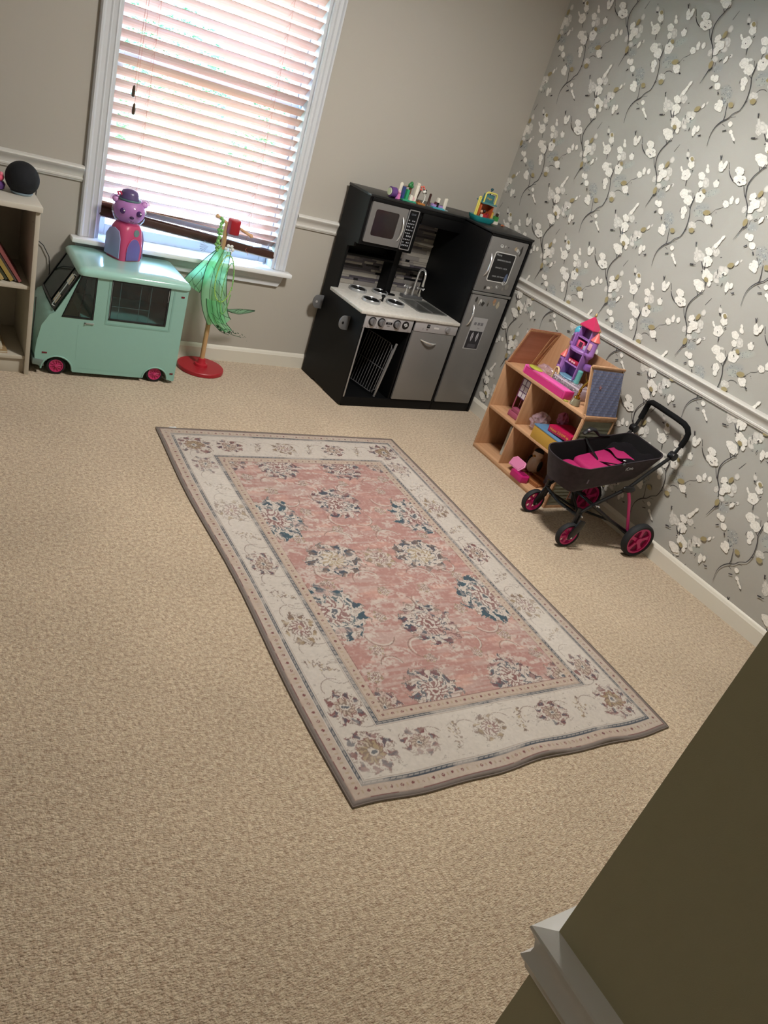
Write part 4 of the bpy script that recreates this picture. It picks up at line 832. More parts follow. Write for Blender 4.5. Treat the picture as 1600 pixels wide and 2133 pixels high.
# body side outline with wheel arches (counter-clockwise from the rear bottom)
RA, FA = arch(-.095, .058, .022), arch(-.545, .064, .030)
outl = [(-.004, .014)] + RA + [(-.16, .020)] + [(-.475, .022)] + FA + [(-.625, .046), (-.638, .06), (-.641, .10), (-.636, .16), (-.622, .235), (-.606, .262), (-.594, .285), (-.571, .300), (-.474, .486), (0, .486)]
def body_side(y0, y1, nm):
    bm = bmesh.new(); outer = [bm.verts.new((x, y0, z)) for x, z in outl]
    holes = [[(-.082, .290), (-.347, .290), (-.347, .481), (-.082, .481)], [(-.409, .281), (-.545, .281), (-.478, .481), (-.409, .481)]]
    ed = [bm.edges.new((outer[i], outer[(i + 1) % len(outer)])) for i in range(len(outer))]
    for h in holes:
        q = [bm.verts.new((x, y0, z)) for x, z in h]; ed += [bm.edges.new((q[i], q[(i + 1) % 4])) for i in range(4)]
    bmesh.ops.triangle_fill(bm, use_beauty=True, edges=ed)
    ret = bmesh.ops.extrude_face_region(bm, geom=bm.faces[:]); vs = [v for v in ret['geom'] if isinstance(v, bmesh.types.BMVert)]
    for v in vs: v.co.y = y1
    bmesh.ops.recalc_face_normals(bm, faces=bm.faces); me = bpy.data.meshes.new(nm); bm.to_mesh(me); bm.free(); me.materials.append(mint)
    o = bpy.data.objects.new(nm, me); COL.objects.link(o); o.parent = tk; return o
body_side(0, .007, 'side_wall'); body_side(TD - .007, TD, 'side_wall')
b = B()
sk2 = [(-.625, .046), (-.641, .10), (-.636, .16), (-.622, .235), (-.606, .262), (-.594, .285), (-.573, .300)]
rings = []
for k, (x, z) in enumerate(sk2): rings.append([(x, .004, z), (x - .006, .05, z + .002), (x - .010, TD / 2, z + .003), (x - .006, TD - .05, z + .002), (x, TD - .004, z)])
b.loft(rings, caps=False, closed=False); hd = b.build('hood', mint, tk, smooth=50)
B().box(-.002, .004, .0072, TD - .0072, .014, .485).build('rear_wall', mint, tk)
# roof shell with overhang and a raised lip
b = B(); r0 = [(x, y) for x, y in rr2(.500, TD + .018, .025, 4, -.240, TD / 2)]
def sc(p, k, e=0): return [( -.240 + (x + .240) * k[0] + e, TD / 2 + (y - TD / 2) * k[1]) for x, y in p]
b.loft([[(x, y, .480) for x, y in sc(r0, (1, 1))], [(x, y, .488) for x, y in sc(r0, (1.008, 1.01))], [(x, y, .499) for x, y in sc(r0, (1, 1))], [(x, y, .508) for x, y in sc(r0, (.965, .955))], [(x, y, .512) for x, y in sc(r0, (.93, .91))], [(x, y, .512) for x, y in sc(r0, (.5, .5))]])
b.build('roof', M('#9ccabf', .18, coat=.5), tk, smooth=40)
B().box(-.46, -.004, .0072, TD - .0072, .284, .288).build('inner_floor', M('#a5cdc6', .5), tk)
for xx in (-.352,): B().box(xx - .004, xx, .0072, TD - .0072, .2885, .479).build('inner_wall', M('#b9d6d2', .5), tk)
# service window
def wframe(pts, ins, nm, y=-.0025):
    c = (sum(p[0] for p in pts) / 4, sum(p[1] for p in pts) / 4); b = B()
    inn = [(p[0] + (c[0] - p[0]) / abs(c[0] - p[0]) * ins, p[1] + (c[1] - p[1]) / abs(c[1] - p[1]) * ins) for p in pts]
    frame_prism(b, pts, inn, lambda x, z: (x, y, z), (0, .0075, 0)); return b.build(nm, black, tk, .0008), inn
gl = glass('#7f9c9c', .05)
wf, wi = wframe([(-.084, .292), (-.345, .292), (-.345, .479), (-.084, .479)], .007, 'service_window')
B().prism([(x, .0006, z) for x, z in wi], (0, .0012, 0)).build('window_glass', glass('#cfdede', .05), wf)
lt = M('#9fb2b4', .5)
for x in (-.305, -.215, -.168): B().box(x - .001, x + .001, .0025, .004, .300, .472).build('window_bar', lt, wf)
B().box(-.338, -.168, .0025, .004, .356, .358).build('window_bar', lt, wf)
B().box(-.345, -.344, -.0035, -.0025, .302, .47).box(-.09, -.0885, -.0035, -.0025, .41, .468).build('window_latch', M('#c9d6d6', .3, .6), wf)
b = B(); frame_prism(b, [(-.058, .268), (-.358, .268), (-.358, .4845), (-.058, .4845)], [(-.066, .276), (-.350, .276), (-.350, .4835), (-.066, .4835)], lambda x, z: (x, -.0012, z), (0, .0012, 0)); b.build('window_surround', mintd, tk)
df, di = wframe([(-.411, .283), (-.541, .283), (-.477, .479), (-.411, .479)], .006, 'door_window')
B().prism([(x, .0006, z) for x, z in di], (0, .0012, 0)).build('window_glass', glass('#cfdede', .05), df); B().prism([(-.475, .003, .288), (-.470, .003, .288), (-.447, .003, .474), (-.452, .003, .474)], (0, .003, 0)).build('window_bar', black, df)
# windshield
def wsp(s, y, o=0): return (-.4755 + (-.573 + .4755) * s - .0015 - o * .88, y, .484 + (.304 - .484) * s + o * .47)
b = B(); ot = [wsp(.0, .012), wsp(1, .012), wsp(1, TD - .012), wsp(.0, TD - .012)]; n_ = Vector((-.88, 0, .47)) * .005
inn = [wsp(.05, .022), wsp(.95, .022), wsp(.95, TD - .022), wsp(.05, TD - .022)]
frame_prism(b, [(i, 0) for i in range(4)], [(i, 1) for i in range(4)], lambda i, k: (ot, inn)[k][i], n_); wsf = b.build('windshield', black, tk)
B().prism(inn, n_ * .3).build('window_glass', glass('#8fb0ae', .05), wsf); B().prism([wsp(.05, TD * .34), wsp(.95, TD * .34), wsp(.95, TD * .34 + .006), wsp(.05, TD * .34 + .006)], n_).build('window_bar', black, wsf)
for s_ in (.28, .78):   # white flower stickers
    c = Vector(wsp(s_, .058)); n2 = Vector((-.88, 0, .47)); u_ = Vector((0, 1, 0)); v_ = Vector((.47, 0, .88))
    q = B().prism([c + n2 * .0055 + u_ * a * .028 + v_ * b_ * .022 for a, b_ in ((-1, -1), (1, -1), (1, 1), (-1, 1))], n2 * .0006).build('sticker', M('#d6d0bb', .6), wsf)
    for k in range(8):
        a = k * PI / 4; d_ = u_ * math.cos(a) + v_ * math.sin(a); e_ = u_ * -math.sin(a) + v_ * math.cos(a)
        B().prism([c + n2 * .0063, c + n2 * .0063 + d_ * .007 + e_ * .002, c + n2 * .0063 + d_ * .014, c + n2 * .0063 + d_ * .007 - e_ * .002], n2 * .0003).build('sticker_petal', M('#3d4440', .6), wsf)
c0 = Vector(wsp(.12, .026)); c1 = Vector(wsp(.93, .022)); nn_ = Vector((-.88, 0, .47))
B().tube([c0, c0 + nn_ * .018, c0 + nn_ * .018 + (c1 - c0) * .05, c1 + nn_ * .018 - (c1 - c0) * .05, c1 + nn_ * .018, c1], .0024, 8).build('mirror_bar', M('#c7d2d1', .3, .5), tk)
# handle, lights, bumper, seams
B().box(-.445, -.405, -.006, .0, .262, .268).box(-.445, -.440, -.006, 0, .256, .268).build('door_handle', M('#aeb8b6', .3, .6), tk, .001)
for x0, x1, z0, z1 in ((-.030, -.014, .440, .448), (-.024, -.008, .050, .058), (-.612, -.590, .103, .110)): B().box(x0, x1, -.002, 0, z0, z1).build('reflector', M('#6b1f2c', .3), tk, .0006)
B().prism([(-.648, -.003, .048), (-.600, -.003, .040), (-.600, -.003, .060), (-.602, -.003, .072), (-.648, -.003, .076)], (0, TD + .006, 0)).build('bumper', M('#7e9290', .3, .5), tk, .002)
for cx, r_, z0 in ((-.095, .058, .022), (-.545, .064, .030)):
    P = arch(cx, r_ + .003, z0, 14); B().tube([(x, -.0005, z) for x, z in P], .004, 6).build('wheel_arch', mint, tk)
dots = B()
for i in range(40):
    for (xa, za, xb, zb) in ((-.47, .250, -.468, .085), (-.45, .045, -.17, .036)):
        if (xb - xa) < .05 and i > 26: continue
        t = i / (26 if (xb - xa) < .05 else 39); dots.box(xa + (xb - xa) * t - .0012, xa + (xb - xa) * t + .0012, -.0008, 0, za + (zb - za) * t - .0008, za + (zb - za) * t + .0008)
o = dots.build('rivet', mintd, tk); o['kind'] = 'stuff'
def toy_wheel(x, y):
    wh = B().lathe([(.020, .010), (.033, .012), (.0405, .008), (.0415, 0), (.0405, -.012), (.033, -.015), (.031, -.008), (.020, -.006)], 32, (x, y, .0418), 'Y').build('wheel', M('#17191b', .7), tk)
    b = B().lathe([(.026, .0), (.031, 0), (.031, -.008), (.0275, -.009), (.0265, -.003)], 28, (x, y - .005, .0418), 'Y')
    for k in range(10):
        a = 2 * PI * k / 10; b.tube([(x + .005 * math.cos(a), y - .012, .0418 + .005 * math.sin(a)), (x + .028 * math.cos(a + .12), y - .010, .0418 + .028 * math.sin(a + .12))], .0016, 5)
    b.cone((x, y - .004, .0418), (x, y - .0155, .0418), .007, .006, 14); b.build('rim', M('#c43a70', .3), wh)
    B().cone((x, y - .001, .0418), (x, y - .004, .0418), .026, .026, 24).build('rim_back', M('#35141f', .5), wh)
for x in (-.545, -.095): toy_wheel(x, .022); toy_wheel(x, TD - .005)

# ------------------------------------------------------------------ bear shaped blender toy on the truck roof
be = thing('bear_toy', 'pink bear shaped toy drinks mixer with a hat on the truck roof', 'toy', (-2.158, -.118, .5122), math.radians(27))
pk = M('#c04a74', .35); lil = M('#8f84b8', .35)
def bring(z, w_, d_, r_, cy=0): return [(x, y, z) for x, y in rr2(w_, d_, r_, 5, 0, cy)]
B().loft([bring(0, .118, .105, .018), bring(.03, .124, .110, .022), bring(.095, .122, .106, .028), bring(.128, .114, .100, .034), bring(.146, .096, .086, .034), bring(.152, .07, .066, .03)]).build('body', pk, be, smooth=50)
for s in (-1, 1):
    b = B(); q = [(s * .0625, y, z) for y, z in [(-.045, .008), (.05, .008), (.05, .09), (.03, .12), (0, .128), (-.03, .118), (-.042, .09)]]; b.prism(q, (s * .004, 0, 0)); b.build('side_panel', M('#9fa3d0', .25), be, .0015)
ap = [(.037 * math.cos(a), .042 + .055 * math.sin(a)) for a in [PI * k / 16 for k in range(17)]] + [(-.034, .004), (.034, .004)]
B().prism([(x, -.0545, z) for x, z in ap], (0, -.0035, 0)).build('door_panel', M('#6a5fa0', .4), be, .001)
b = B(); b.tube([(x, -.0565, z) for x, z in [(.037 * math.cos(a), .040 + .056 * math.sin(a)) for a in [PI * k / 16 for k in range(17)]]], .0018, 6); b.build('door_rim', pk, be)
b = B(); b.lathe([(.001, -.002), (.014, -.002), (.015, 0), (.014, .004)], 20, (.010, -.052, .118), 'Y'); b.build('badge', M('#7f9a9c', .35, .3), be)
# head: clear outer dome around a painted bear face
n_before = set(bpy.data.objects)
hc = (0, -.004, .197)
B().sph(hc, (.050, .047, .046), 28, 18).build('head', M('#d9a3e0', .4, translucent=.25), be)
B().sph((hc[0], hc[1], hc[2] - .006), (.0555, .052, .050), 28, 18).build('clear_dome', glass('#f5ecf6', .03), be)
for s in (-1, 1):
    e_ = B().sph((s * .045, .002, .226), (.018, .010, .018), 16, 10).build('ear', glass('#f0e6f2', .03), be); B().sph((s * .045, .001, .226), (.012, .0115, .012), 12, 8).build('inner_ear', M('#d9a3e0', .4), e_)
    ey = B().sph((s * .026 + .002, -.044, .200), (.0085, .004, .0105), 14, 10).build('eye', M('#4a2a6a', .2), be); ey.location = (0, -.004, 0)
    B().sph((s * .026 + .004, -.0525, .203), .0026, 8, 6).build('eye_glint', M('#f2eef8', .3), ey)
B().sph((.006, -.0535, .183), (.0075, .005, .0052), 14, 8).build('nose', M('#3a1f4c', .2), be)
B().tube([(.006 - .008, -.0555, .171), (.006 - .004, -.0565, .168), (.006, -.0568, .172), (.006 + .004, -.0565, .168), (.006 + .008, -.0555, .171)], .0011, 5).build('mouth', M('#4c2a5c', .4), be)
ht = B().lathe([(.031, .233), (.033, .238), (.032, .244), (.030, .248), (.029, .256), (.023, .266), (.012, .271), (.001, .272)], 26).build('hat', M('#5a4a78', .3), be); ht.location = (-.004, 0, -.003)
B().lathe([(.0345, .232), (.036, .2355), (.0345, .240), (.032, .239)], 26).build('hat_brim', M('#54707a', .35), ht)
B().tube([(-.030, -.012, .246), (-.036, -.014, .256), (-.043, -.012, .252), (-.038, -.012, .244)], .004, 7).build('straw_clip', M('#c0395e', .35), be)

# the head parts turn a little towards the room and are larger than the body
HM = Matrix.Translation((0, 0, .144)) @ Matrix.Rotation(math.radians(-36), 4, 'Z') @ Matrix.Scale(1.17, 4) @ Matrix.Scale(1.12, 4, (1, 0, 0)) @ Matrix.Translation((0, 0, -.150))
for o in [o for o in bpy.data.objects if o not in n_before and o.parent == be]: o.data.transform(Matrix.Translation(-Vector(o.location)) @ HM @ Matrix.Translation(o.location))
for o in [o for o in bpy.data.objects if o not in n_before and o.parent is not None and o.parent != be]: o.data.transform(HM)
be.scale = (1.06, 1.06, 1.1)

# ------------------------------------------------------------------ costume stand with butterfly wings
st = thing('costume_stand', 'wooden pole stand with round red base and red block on top', 'stand', (-1.700, -.160, 0))
red = M('#a3202c', .4)
B().lathe([(.001, 0), (.118, 0), (.122, .003), (.122, .019), (.119, .022), (.001, .022)], 40).build('base', red, st)
B().lathe([(.036, .0222), (.034, .034), (.026, .038), (.022, .046), (.020, .062), (.015, .064), (.001, .064)], 28).build('collar', M('#b02030', .35), st)
B().cone((0, 0, .03), (-.004, 0, .775), .0125, .0115, 14).build('pole', wood('#b08a5e', '#caa678', axis='Z'), st)
b = B(); b.lathe([(.001, -.034), (.031, -.034), (.033, -.030), (.033, .030), (.030, .034), (.001, .034)], 8, (.028, -.012, .762)); b.build('head_block', red, st, .001)
for a, nm in (((.06, -.012, .765), (.115, -.02, .742)), ((-.0, .0, .77), (-.045, .01, .795))): pass
B().cone((.060, -.014, .760), (.118, -.024, .738), .0075, .0075, 10).sph((.120, -.024, .737), .011, 10, 8).build('peg', wood('#c0926a', '#d8b08a', axis='X'), st)
B().cone((-.004, .0, .770), (-.052, .006, .792), .0075, .0075, 10).sph((-.054, .006, .793), .011, 10, 8).build('peg', wood('#c0926a', '#d8b08a', axis='X'), st)
# green butterfly wings: sheer folded cloth with dark veins
wm = bpy.data.materials.new('sheer_green'); wm.use_nodes = True
n = wm.node_tree.nodes; L = wm.node_tree.links; n.remove(n['Principled BSDF']); o_ = n['Material Output']
df_ = n.new('ShaderNodeBsdfDiffuse'); df_.inputs[0].default_value = (*lin('#a4f5be'), 1); trl = n.new('ShaderNodeBsdfTranslucent'); trl.inputs[0].default_value = (*lin('#a6ffc4'), 1); tra = n.new('ShaderNodeBsdfTransparent'); tra.inputs[0].default_value = (.80, 1, .86, 1)
m1 = n.new('ShaderNodeMixShader'); m1.inputs[0].default_value = .62; m2 = n.new('ShaderNodeMixShader'); m2.inputs[0].default_value = .40
L.new(df_.outputs[0], m1.inputs[1]); L.new(trl.outputs[0], m1.inputs[2]); L.new(m1.outputs[0], m2.inputs[1]); L.new(tra.outputs[0], m2.inputs[2]); L.new(m2.outputs[0], o_.inputs[0])
wg = thing('butterfly_wings', 'sheer green dress-up butterfly wings with dark veins draped on the stand', 'costume wings', (-1.700, -.160, 0))
vein = M('#1f4a2e', .6)
def wing_surf(ctrl_l, ctrl_r, fold, nfold, depth, nm, nu=26, nv=34, y0=-.03, ph=0.0):
    """cloth between two hanging edges (x, z) with vertical folds"""
    def cr(c, t):
        t = t * (len(c) - 1); i = min(int(t), len(c) - 2); f = t - i; p0, p1, p2, p3 = c[max(i - 1, 0)], c[i], c[i + 1], c[min(i + 2, len(c) - 1)]
        return [.5 * (2 * p1[k] + (p2[k] - p0[k]) * f + (2 * p0[k] - 5 * p1[k] + 4 * p2[k] - p3[k]) * f * f + (3 * p1[k] - p0[k] - 3 * p2[k] + p3[k]) * f ** 3) for k in range(2)]
    def S(u, v):
        a = cr(ctrl_l, v); c = cr(ctrl_r, v); x = a[0] + (c[0] - a[0]) * u; z = a[1] + (c[1] - a[1]) * u
        y = y0 - depth * math.sin(PI * u) - fold * math.sin(nfold * PI * u + 1.5 * v + ph) * min(1, v * 3) * (.4 + .6 * v)
        return (x, y, z)
    o = B().grid(S, nu, nv).build(nm, wm, wg, smooth=180, fixn=False)
    for k, u in enumerate((0.0, .3, .62, 1.0)):
        d = .012 * math.sin(k * 2.1)
        P = [S(min(max(u + d * math.sin(3 * PI * t / 14), 0), 1), t / 14) for t in range(15)]; B().tube([(p[0], p[1] - .001, p[2]) for p in P], .0011 if 0 < u < 1 else .0018, 5).build('wing_vein', vein, o)
    for v0, v1, u0, u1 in ((.25, .40, .18, .55), (.45, .62, .36, .9), (.35, .5, .55, .9), (.62, .8, .18, .6), (.72, .88, .5, 1.0)):
        P = [S(u0 + (u1 - u0) * t / 8, v0 + (v1 - v0) * (t / 8) ** 1.5) for t in range(9)]; B().tube([(p[0], p[1] - .001, p[2]) for p in P], .001, 5).build('wing_vein', vein, o)
    return o
# main hanging wing, left spread wing and the trailing tail
wing_surf([(-.03, .655), (-.075, .57), (-.085, .45), (-.065, .35), (-.02, .262)], [(.03, .645), (.035, .53), (.055, .42), (.082, .33), (.105, .30)], .009, 3, .022, 'wing')
wing_surf([(-.015, .66), (-.075, .60), (-.135, .525), (-.172, .475), (-.175, .462)], [(-.01, .62), (-.03, .55), (-.055, .48), (-.075, .43), (-.08, .412)], .006, 3, .012, 'wing', 16, 20, -.012)
wing_surf([(-.055, .40), (-.035, .33), (-.005, .285), (.03, .255), (.05, .240)], [(.02, .40), (.045, .34), (.07, .29), (.10, .262), (.11, .252)], .008, 4, .02, 'wing', 18, 20, -.045, 1.0)
wing_surf([(.07, .345), (.10, .338), (.14, .335), (.18, .345), (.225, .362)], [(.06, .35), (.10, .355), (.14, .362), (.18, .365), (.226, .366)], .003, 2, .004, 'wing', 8, 18, -.02)
b = B(); rw = random.Random(9)
for k in range(26):
    t = k / 25; x = .03 + .17 * t; z = .262 - .045 * t - .01 * math.sin(t * 7); b.obox((x, -.05 + rw.uniform(-.01, .01), z + rw.uniform(-.008, .012)), (.012 * (1.2 - t), .002, .006 * (1.2 - t)), (rw.uniform(-1, 1), rw.uniform(-1, 1), rw.uniform(-1, 1)))
b.tube([(.02, -.05, .270), (.07, -.052, .245), (.12, -.05, .228), (.17, -.05, .220)], .0016, 5); b.tube([(.02, -.05, .262), (.06, -.055, .236), (.10, -.05, .225)], .0014, 5); o = b.build('wing_tail', vein, wg)
b = B(); 
for k in range(7):
    a = -1.2 + k * .32; b.prism([(-.09, -.04, .655), (-.09 - .05 * math.cos(a) - .004, -.045 - .006 * k, .655 + .04 * math.sin(a) + .01), (-.09 - .05 * math.cos(a + .12), -.043 - .006 * k, .655 + .04 * math.sin(a + .12))], (0, -.001, 0))
b.build('feather_tuft', M('#a9b9c4', .4), wg)
fl_ = B()
for k in range(6):
    a = k * PI / 3; fl_.sph((.022 + .018 * math.cos(a), -.028, .655 + .018 * math.sin(a)), (.009, .004, .009), 8, 6)
fl_.sph((.022, -.032, .655), .006, 8, 6).build('flower', M('#d9dcda', .5), wg)
# bead necklaces
def beads(name, label, path, r, mat, loc):
    t = thing(name, label, 'necklace', loc, 0, 'bead necklaces on the stand'); b = B(); P = [Vector(p) for p in path]; L_ = [0]
    for i in range(len(P) - 1): L_.append(L_[-1] + (P[i + 1] - P[i]).length)
    s = 0
    while s < L_[-1]:
        i = max(k for k in range(len(P) - 1) if L_[k] <= s); f = (s - L_[i]) / max(L_[i + 1] - L_[i], 1e-6); b.sph(P[i].lerp(P[i + 1], f), r, 6, 5); s += r * 2.1
    o = b.build('bead', mat, t); o['kind'] = 'stuff'; return t
bg_ = M('#7db868', .25); bg2 = M('#a9d36a', .2)
beads('bead_necklace', 'thick twist of green beads hanging from the upper left peg', [(-.044 + .006 * math.sin(k * 1.1), -.030 + .006 * math.cos(k * 1.1), .792 - .012 * k) for k in range(14)], .0095, bg_, (-1.70, -.16, 0))
beads('bead_necklace', 'second strand of green beads twisted round the first on the stand', [(-.040 - .006 * math.sin(k * 1.1), -.032 - .006 * math.cos(k * 1.1), .786 - .012 * k) for k in range(14)], .0085, bg_, (-1.70, -.16, 0))
beads('bead_necklace', 'long loop of lime beads hanging in front of the green wings', [(.045 * math.cos(a) + .012, -.066, .50 + .135 * math.sin(a) * (1 if math.sin(a) > 0 else .75)) for a in [2 * PI * k / 40 for k in range(40)]], .0038, bg2, (-1.70, -.16, 0))
beads('bead_necklace', 'green bead loop reaching lowest in front of the wings', [(.024 * math.cos(a) + .026, -.088, .475 + .13 * math.sin(a)) for a in [2 * PI * k / 36 for k in range(36)]], .0035, bg_, (-1.70, -.16, 0))
# ------------------------------------------------------------------ wooden dollhouse against the papered wall (front faces -x)
dh = thing('dollhouse', 'open wooden dollhouse with blue shingled roof side against the papered wall', 'dollhouse', (-.339, -1.560, 0))
wd_ = wood('#b58a66', '#c99f7b', .5, 'Y', 10); wdv = wood('#b58a66', '#c99f7b', .5, 'Z', 10); wdd = wood('#9a7050', '#ae8260', .55, 'Z', 8)
D = .224; LY = .645; t = .010; z1, z2, z3 = .257, .516, .735; ins = .075
def dbox(nm, *q, m=wd_, bv=.001, par=None): return B().box(*q).build(nm, m, par or dh, bv)
dbox('base_board', 0, D, 0, LY, .008, .024); dbox('plinth', .002, .012, .0, LY, 0, .0075)
dbox('shelf', 0, D - .006, t + .0005, LY - t - .0005, z1 - .008, z1 + .006); dbox('attic_floor', -.002, D, 0, LY, z2 - .012, z2 + .004)
dbox('side_wall', 0, D, LY - t, LY, .0245, z2 - .0125, m=wdv)
dbox('divider', .004, D - .007, .405, .4115, .0245, z1 - .0085, m=wdv); dbox('divider', .004, D - .007, .405, .4115, z1 + .0065, z2 - .0125, m=wdv)
dbox('back_panel', D - .006, D, t, LY - t, .0245, z2 - .0125, m=wdd)
B().prism([(D - .005, .004, z2 + .0045), (D - .005, LY - .004, z2 + .0045), (D - .005, LY - ins - .004, z3), (D - .005, ins + .004, z3)], (.005, 0, 0)).build('attic_back', wdv, dh)
# left roof slope (seen inside): framed reddish panel
def slope(y0, y1, nm, m): return B().prism([(0, y0, z2 + .0045), (0, y1, z3), (0, y1 + (.008 if y1 > y0 else -.008), z3), (0, y0 + (.008 if y1 > y0 else -.008), z2 + .0045)], (D - .0055, 0, 0)).build(nm, m, dh)
sl = slope(LY - .0085, LY - ins - .0085, 'roof_slope', wood('#a5705a', '#ba8672', .5, 'X', 6))
def on_left(x, s, off=.0): # s 0..1 up the slope, room side
    y = LY - .0085 - ins * s - .0088 - off; z = z2 + .0045 + (z3 - z2 - .0045) * s; return (x, y, z)
def strip(p, q, nm='frame_strip'):
    (xa, sa), (xb, sb) = p, q; A_, B_ = Vector(on_left(xa, sa)), Vector(on_left(xb, sb)); d = (B_ - A_).normalized(); n2 = Vector((0, -.94, .0)); w2 = d.cross(Vector((0, -.95, -.33))).normalized() * .005
    return B().prism([A_ - w2, B_ - w2, B_ + w2, A_ + w2], Vector((0, -.0035, 0))).build(nm, wdv, sl)
strip((.0, .03), (.0, .97)); strip((.008, .96), (D - .012, .96)); strip((D - .012, .04), (D - .012, .97)); strip((D - .05, .03), (D - .05, .93)); strip((D - .05, .05), (D - .014, .92))
# right gable side: wall with siding boards and blue shingled slope outside
dbox('side_wall', 0, D, .0005, t, .0245, z2 - .0125, m=wdv)
for x in (0, D - .012): dbox('corner_post', x, x + .012, -.006, -.0005, .0, z2 - .004, m=wdv)
dbox('sill_board', .0125, D - .0125, -.005, -.0005, .0, .016); dbox('eave_board', -.002, D + .002, -.009, -.0005, z2 - .014, z2 + .006)
sid = M('#8b8a78', .6, vary=.12, vscale=20)
for k in range(24):
    za = .018 + k * .0198
    if za + .019 > z2 - .016: break
    B().prism([(.013, -.0008, za), (.013, -.0040, za), (.013, -.0022, za + .0190), (.013, -.0008, za + .0190)], (D - .026, 0, 0)).build('siding_board', sid, dh)
wv = M('#7c4a5c', .5)
fr0 = B(); frame_prism(fr0, [(.14, .05), (.198, .05), (.198, .20), (.14, .20)], [(.146, .057), (.192, .057), (.192, .193), (.146, .193)], lambda x, z: (x, -.0075, z), (0, .0035, 0)); fw = fr0.build('printed_window', M('#8a5a48', .5), dh)
B().box(.1465, .1915, -.0062, -.0055, .0575, .1925).build('pane', M('#b5a9ad', .4), fw)
# roof slope right
sr = slope(.0085, ins + .0085, 'roof_slope', wdv)
shm = [M(h, .6) for h in ('#5f6580', '#6a708b', '#565c76')]
u3 = Vector((0, ins, z3 - z2 - .0045)).normalized(); nrm = Vector((0, -u3.z, u3.y)); slen = math.hypot(ins, z3 - z2 - .0045)
p0 = Vector((.004, -.0003, z2 + .0075)); rowh = .0135; r_ = 0; meshes = {}
while (r_ + 1) * rowh < slen - .004:
    x = .004 + (.0 if r_ % 2 else -.008); 
    while x < D - .006:
        xa, xb = max(x, .004), min(x + .0155, D - .006)
        if xb - xa > .003:
            key = (round(xb - xa, 4), (r_ * 7 + int(x * 1000)) % 3)
            if key not in meshes:
                w_ = xb - xa; o = B().prism([(0, 0, 0), (w_ - .0011, 0, 0), (w_ - .0011, 0, .0126), (0, 0, .0126)], (0, -.0014, 0)).build('shingle', shm[key[1]], sr); meshes[key] = o
            else: o = meshes[key].copy(); COL.objects.link(o); o.parent = sr
            pos = p0 + u3 * (r_ * rowh) + nrm * .0010; o.location = (xa, pos.y, pos.z); o.rotation_euler = (-math.atan2(u3.y, u3.z) + .012, 0, 0)
        x += .016
    r_ += 1
B().box(-.003, D + .002, ins - .004, ins + .010, z3 + .0003, z3 + .010).build('ridge_board', wd_, sr, .001)
B().box(-.003, D + .002, -.003, .012, z2 + .0062, z2 + .0075).build('eave_strip', wd_, sr)
stp = p0 + u3 * .135 + nrm * .0048; ps = []
for k in range(10): a = k * PI / 5; rr_ = .013 if k % 2 == 0 else .006; ps.append(stp + Vector((.062, 0, 0)) + Vector((1, 0, 0)) * rr_ * math.sin(a) + u3 * rr_ * math.cos(a))
B().prism(ps, nrm * .0006).build('star_sticker', M('#8c6468', .6), sr)

# things in and on the dollhouse (world coordinates; its front is at x = -0.339)
DX, DY = -.339, -1.560
zt = z2 + .0045
# pink plastic tray / bench
tr = thing('doll_bench', 'long bright pink plastic toy bench on the front of the dollhouse attic', 'toy bench', (-.302, -1.228, zt), math.radians(90.5))
hp = M('#e85fae', .35); hp2 = M('#c9307c', .4)
b = B(); b.prism([(-.150, -.022, .034), (.165, -.022, .034), (.165, .030, .034), (-.150, .030, .034)], (0, 0, .010)); b.build('bench_top', hp, tr, .003)
B().box(-.158, -.1445, -.030, .034, .0005, .0435).build('bench_side', hp2, tr, .003); B().box(.160, .173, -.026, .030, .0005, .0435).build('bench_side', hp, tr, .003); B().box(-.144, .1595, .028, .033, .0005, .033).build('bench_back', hp2, tr)
B().lathe([(.045, 0), (.046, .003), (.040, .006), (.001, .007)], 24, (.115, .010, .0445)).build('sticker_disc', M('#b0b04a', .4), tr).scale = (1, .62, 1)
# cream arch handle
ah = thing('toy_arch', 'cream coloured plastic arch toy standing behind the pink bench', 'toy', (-.235, -1.185, zt), math.radians(75))
B().tube([(-.022, 0, .006), (-.022, 0, .045)] + [(.022 * -math.cos(a), 0, .065 + .026 * math.sin(a)) for a in [PI * k / 10 for k in range(11)]] + [(.022, 0, .045), (.022, 0, .006)], .0055, 10).build('arch', M('#d8bd90', .4), ah)
B().box(-.030, .030, -.012, .012, 0, .0075).build('foot_plate', M('#d2b58a', .4), ah, .001)
# clear lilac bag
def crumple(nm, label, cat, loc, size, mat, seed, flat=.6, rz=0):
    t_ = thing(nm, label, cat, loc, rz); rn = random.Random(seed); ph = [rn.uniform(0, 6.28) for _ in range(12)]
    def S(u, v):
        a = u * 2 * PI; th = v * PI; r_ = 1 + .13 * math.sin(5 * a + ph[0] + 3 * th) + .10 * math.sin(9 * a - 4 * th + ph[1]) + .07 * math.sin(14 * th + 3 * a + ph[2])
        x = math.sin(th) * math.cos(a) * r_; y = math.sin(th) * math.sin(a) * r_; z = (1 - math.cos(th)) * .5 * (1 + .1 * math.sin(6 * a + ph[3]))
        return (size[0] * x, size[1] * y, max(size[2] * z, 0))
    B().grid(S, 40, 24).build('film', mat, t_, smooth=25, fixn=False); return t_
film = bpy.data.materials.new('clear_film'); film.use_nodes = True
n = film.node_tree.nodes; L = film.node_tree.links; n.remove(n['Principled BSDF']); oo_ = n['Material Output']
ta = n.new('ShaderNodeBsdfTransparent'); ga = n.new('ShaderNodeBsdfGlossy'); ga.inputs['Roughness'].default_value = .12; da = n.new('ShaderNodeBsdfDiffuse'); da.inputs[0].default_value = (*lin('#d6b4c2'), 1)
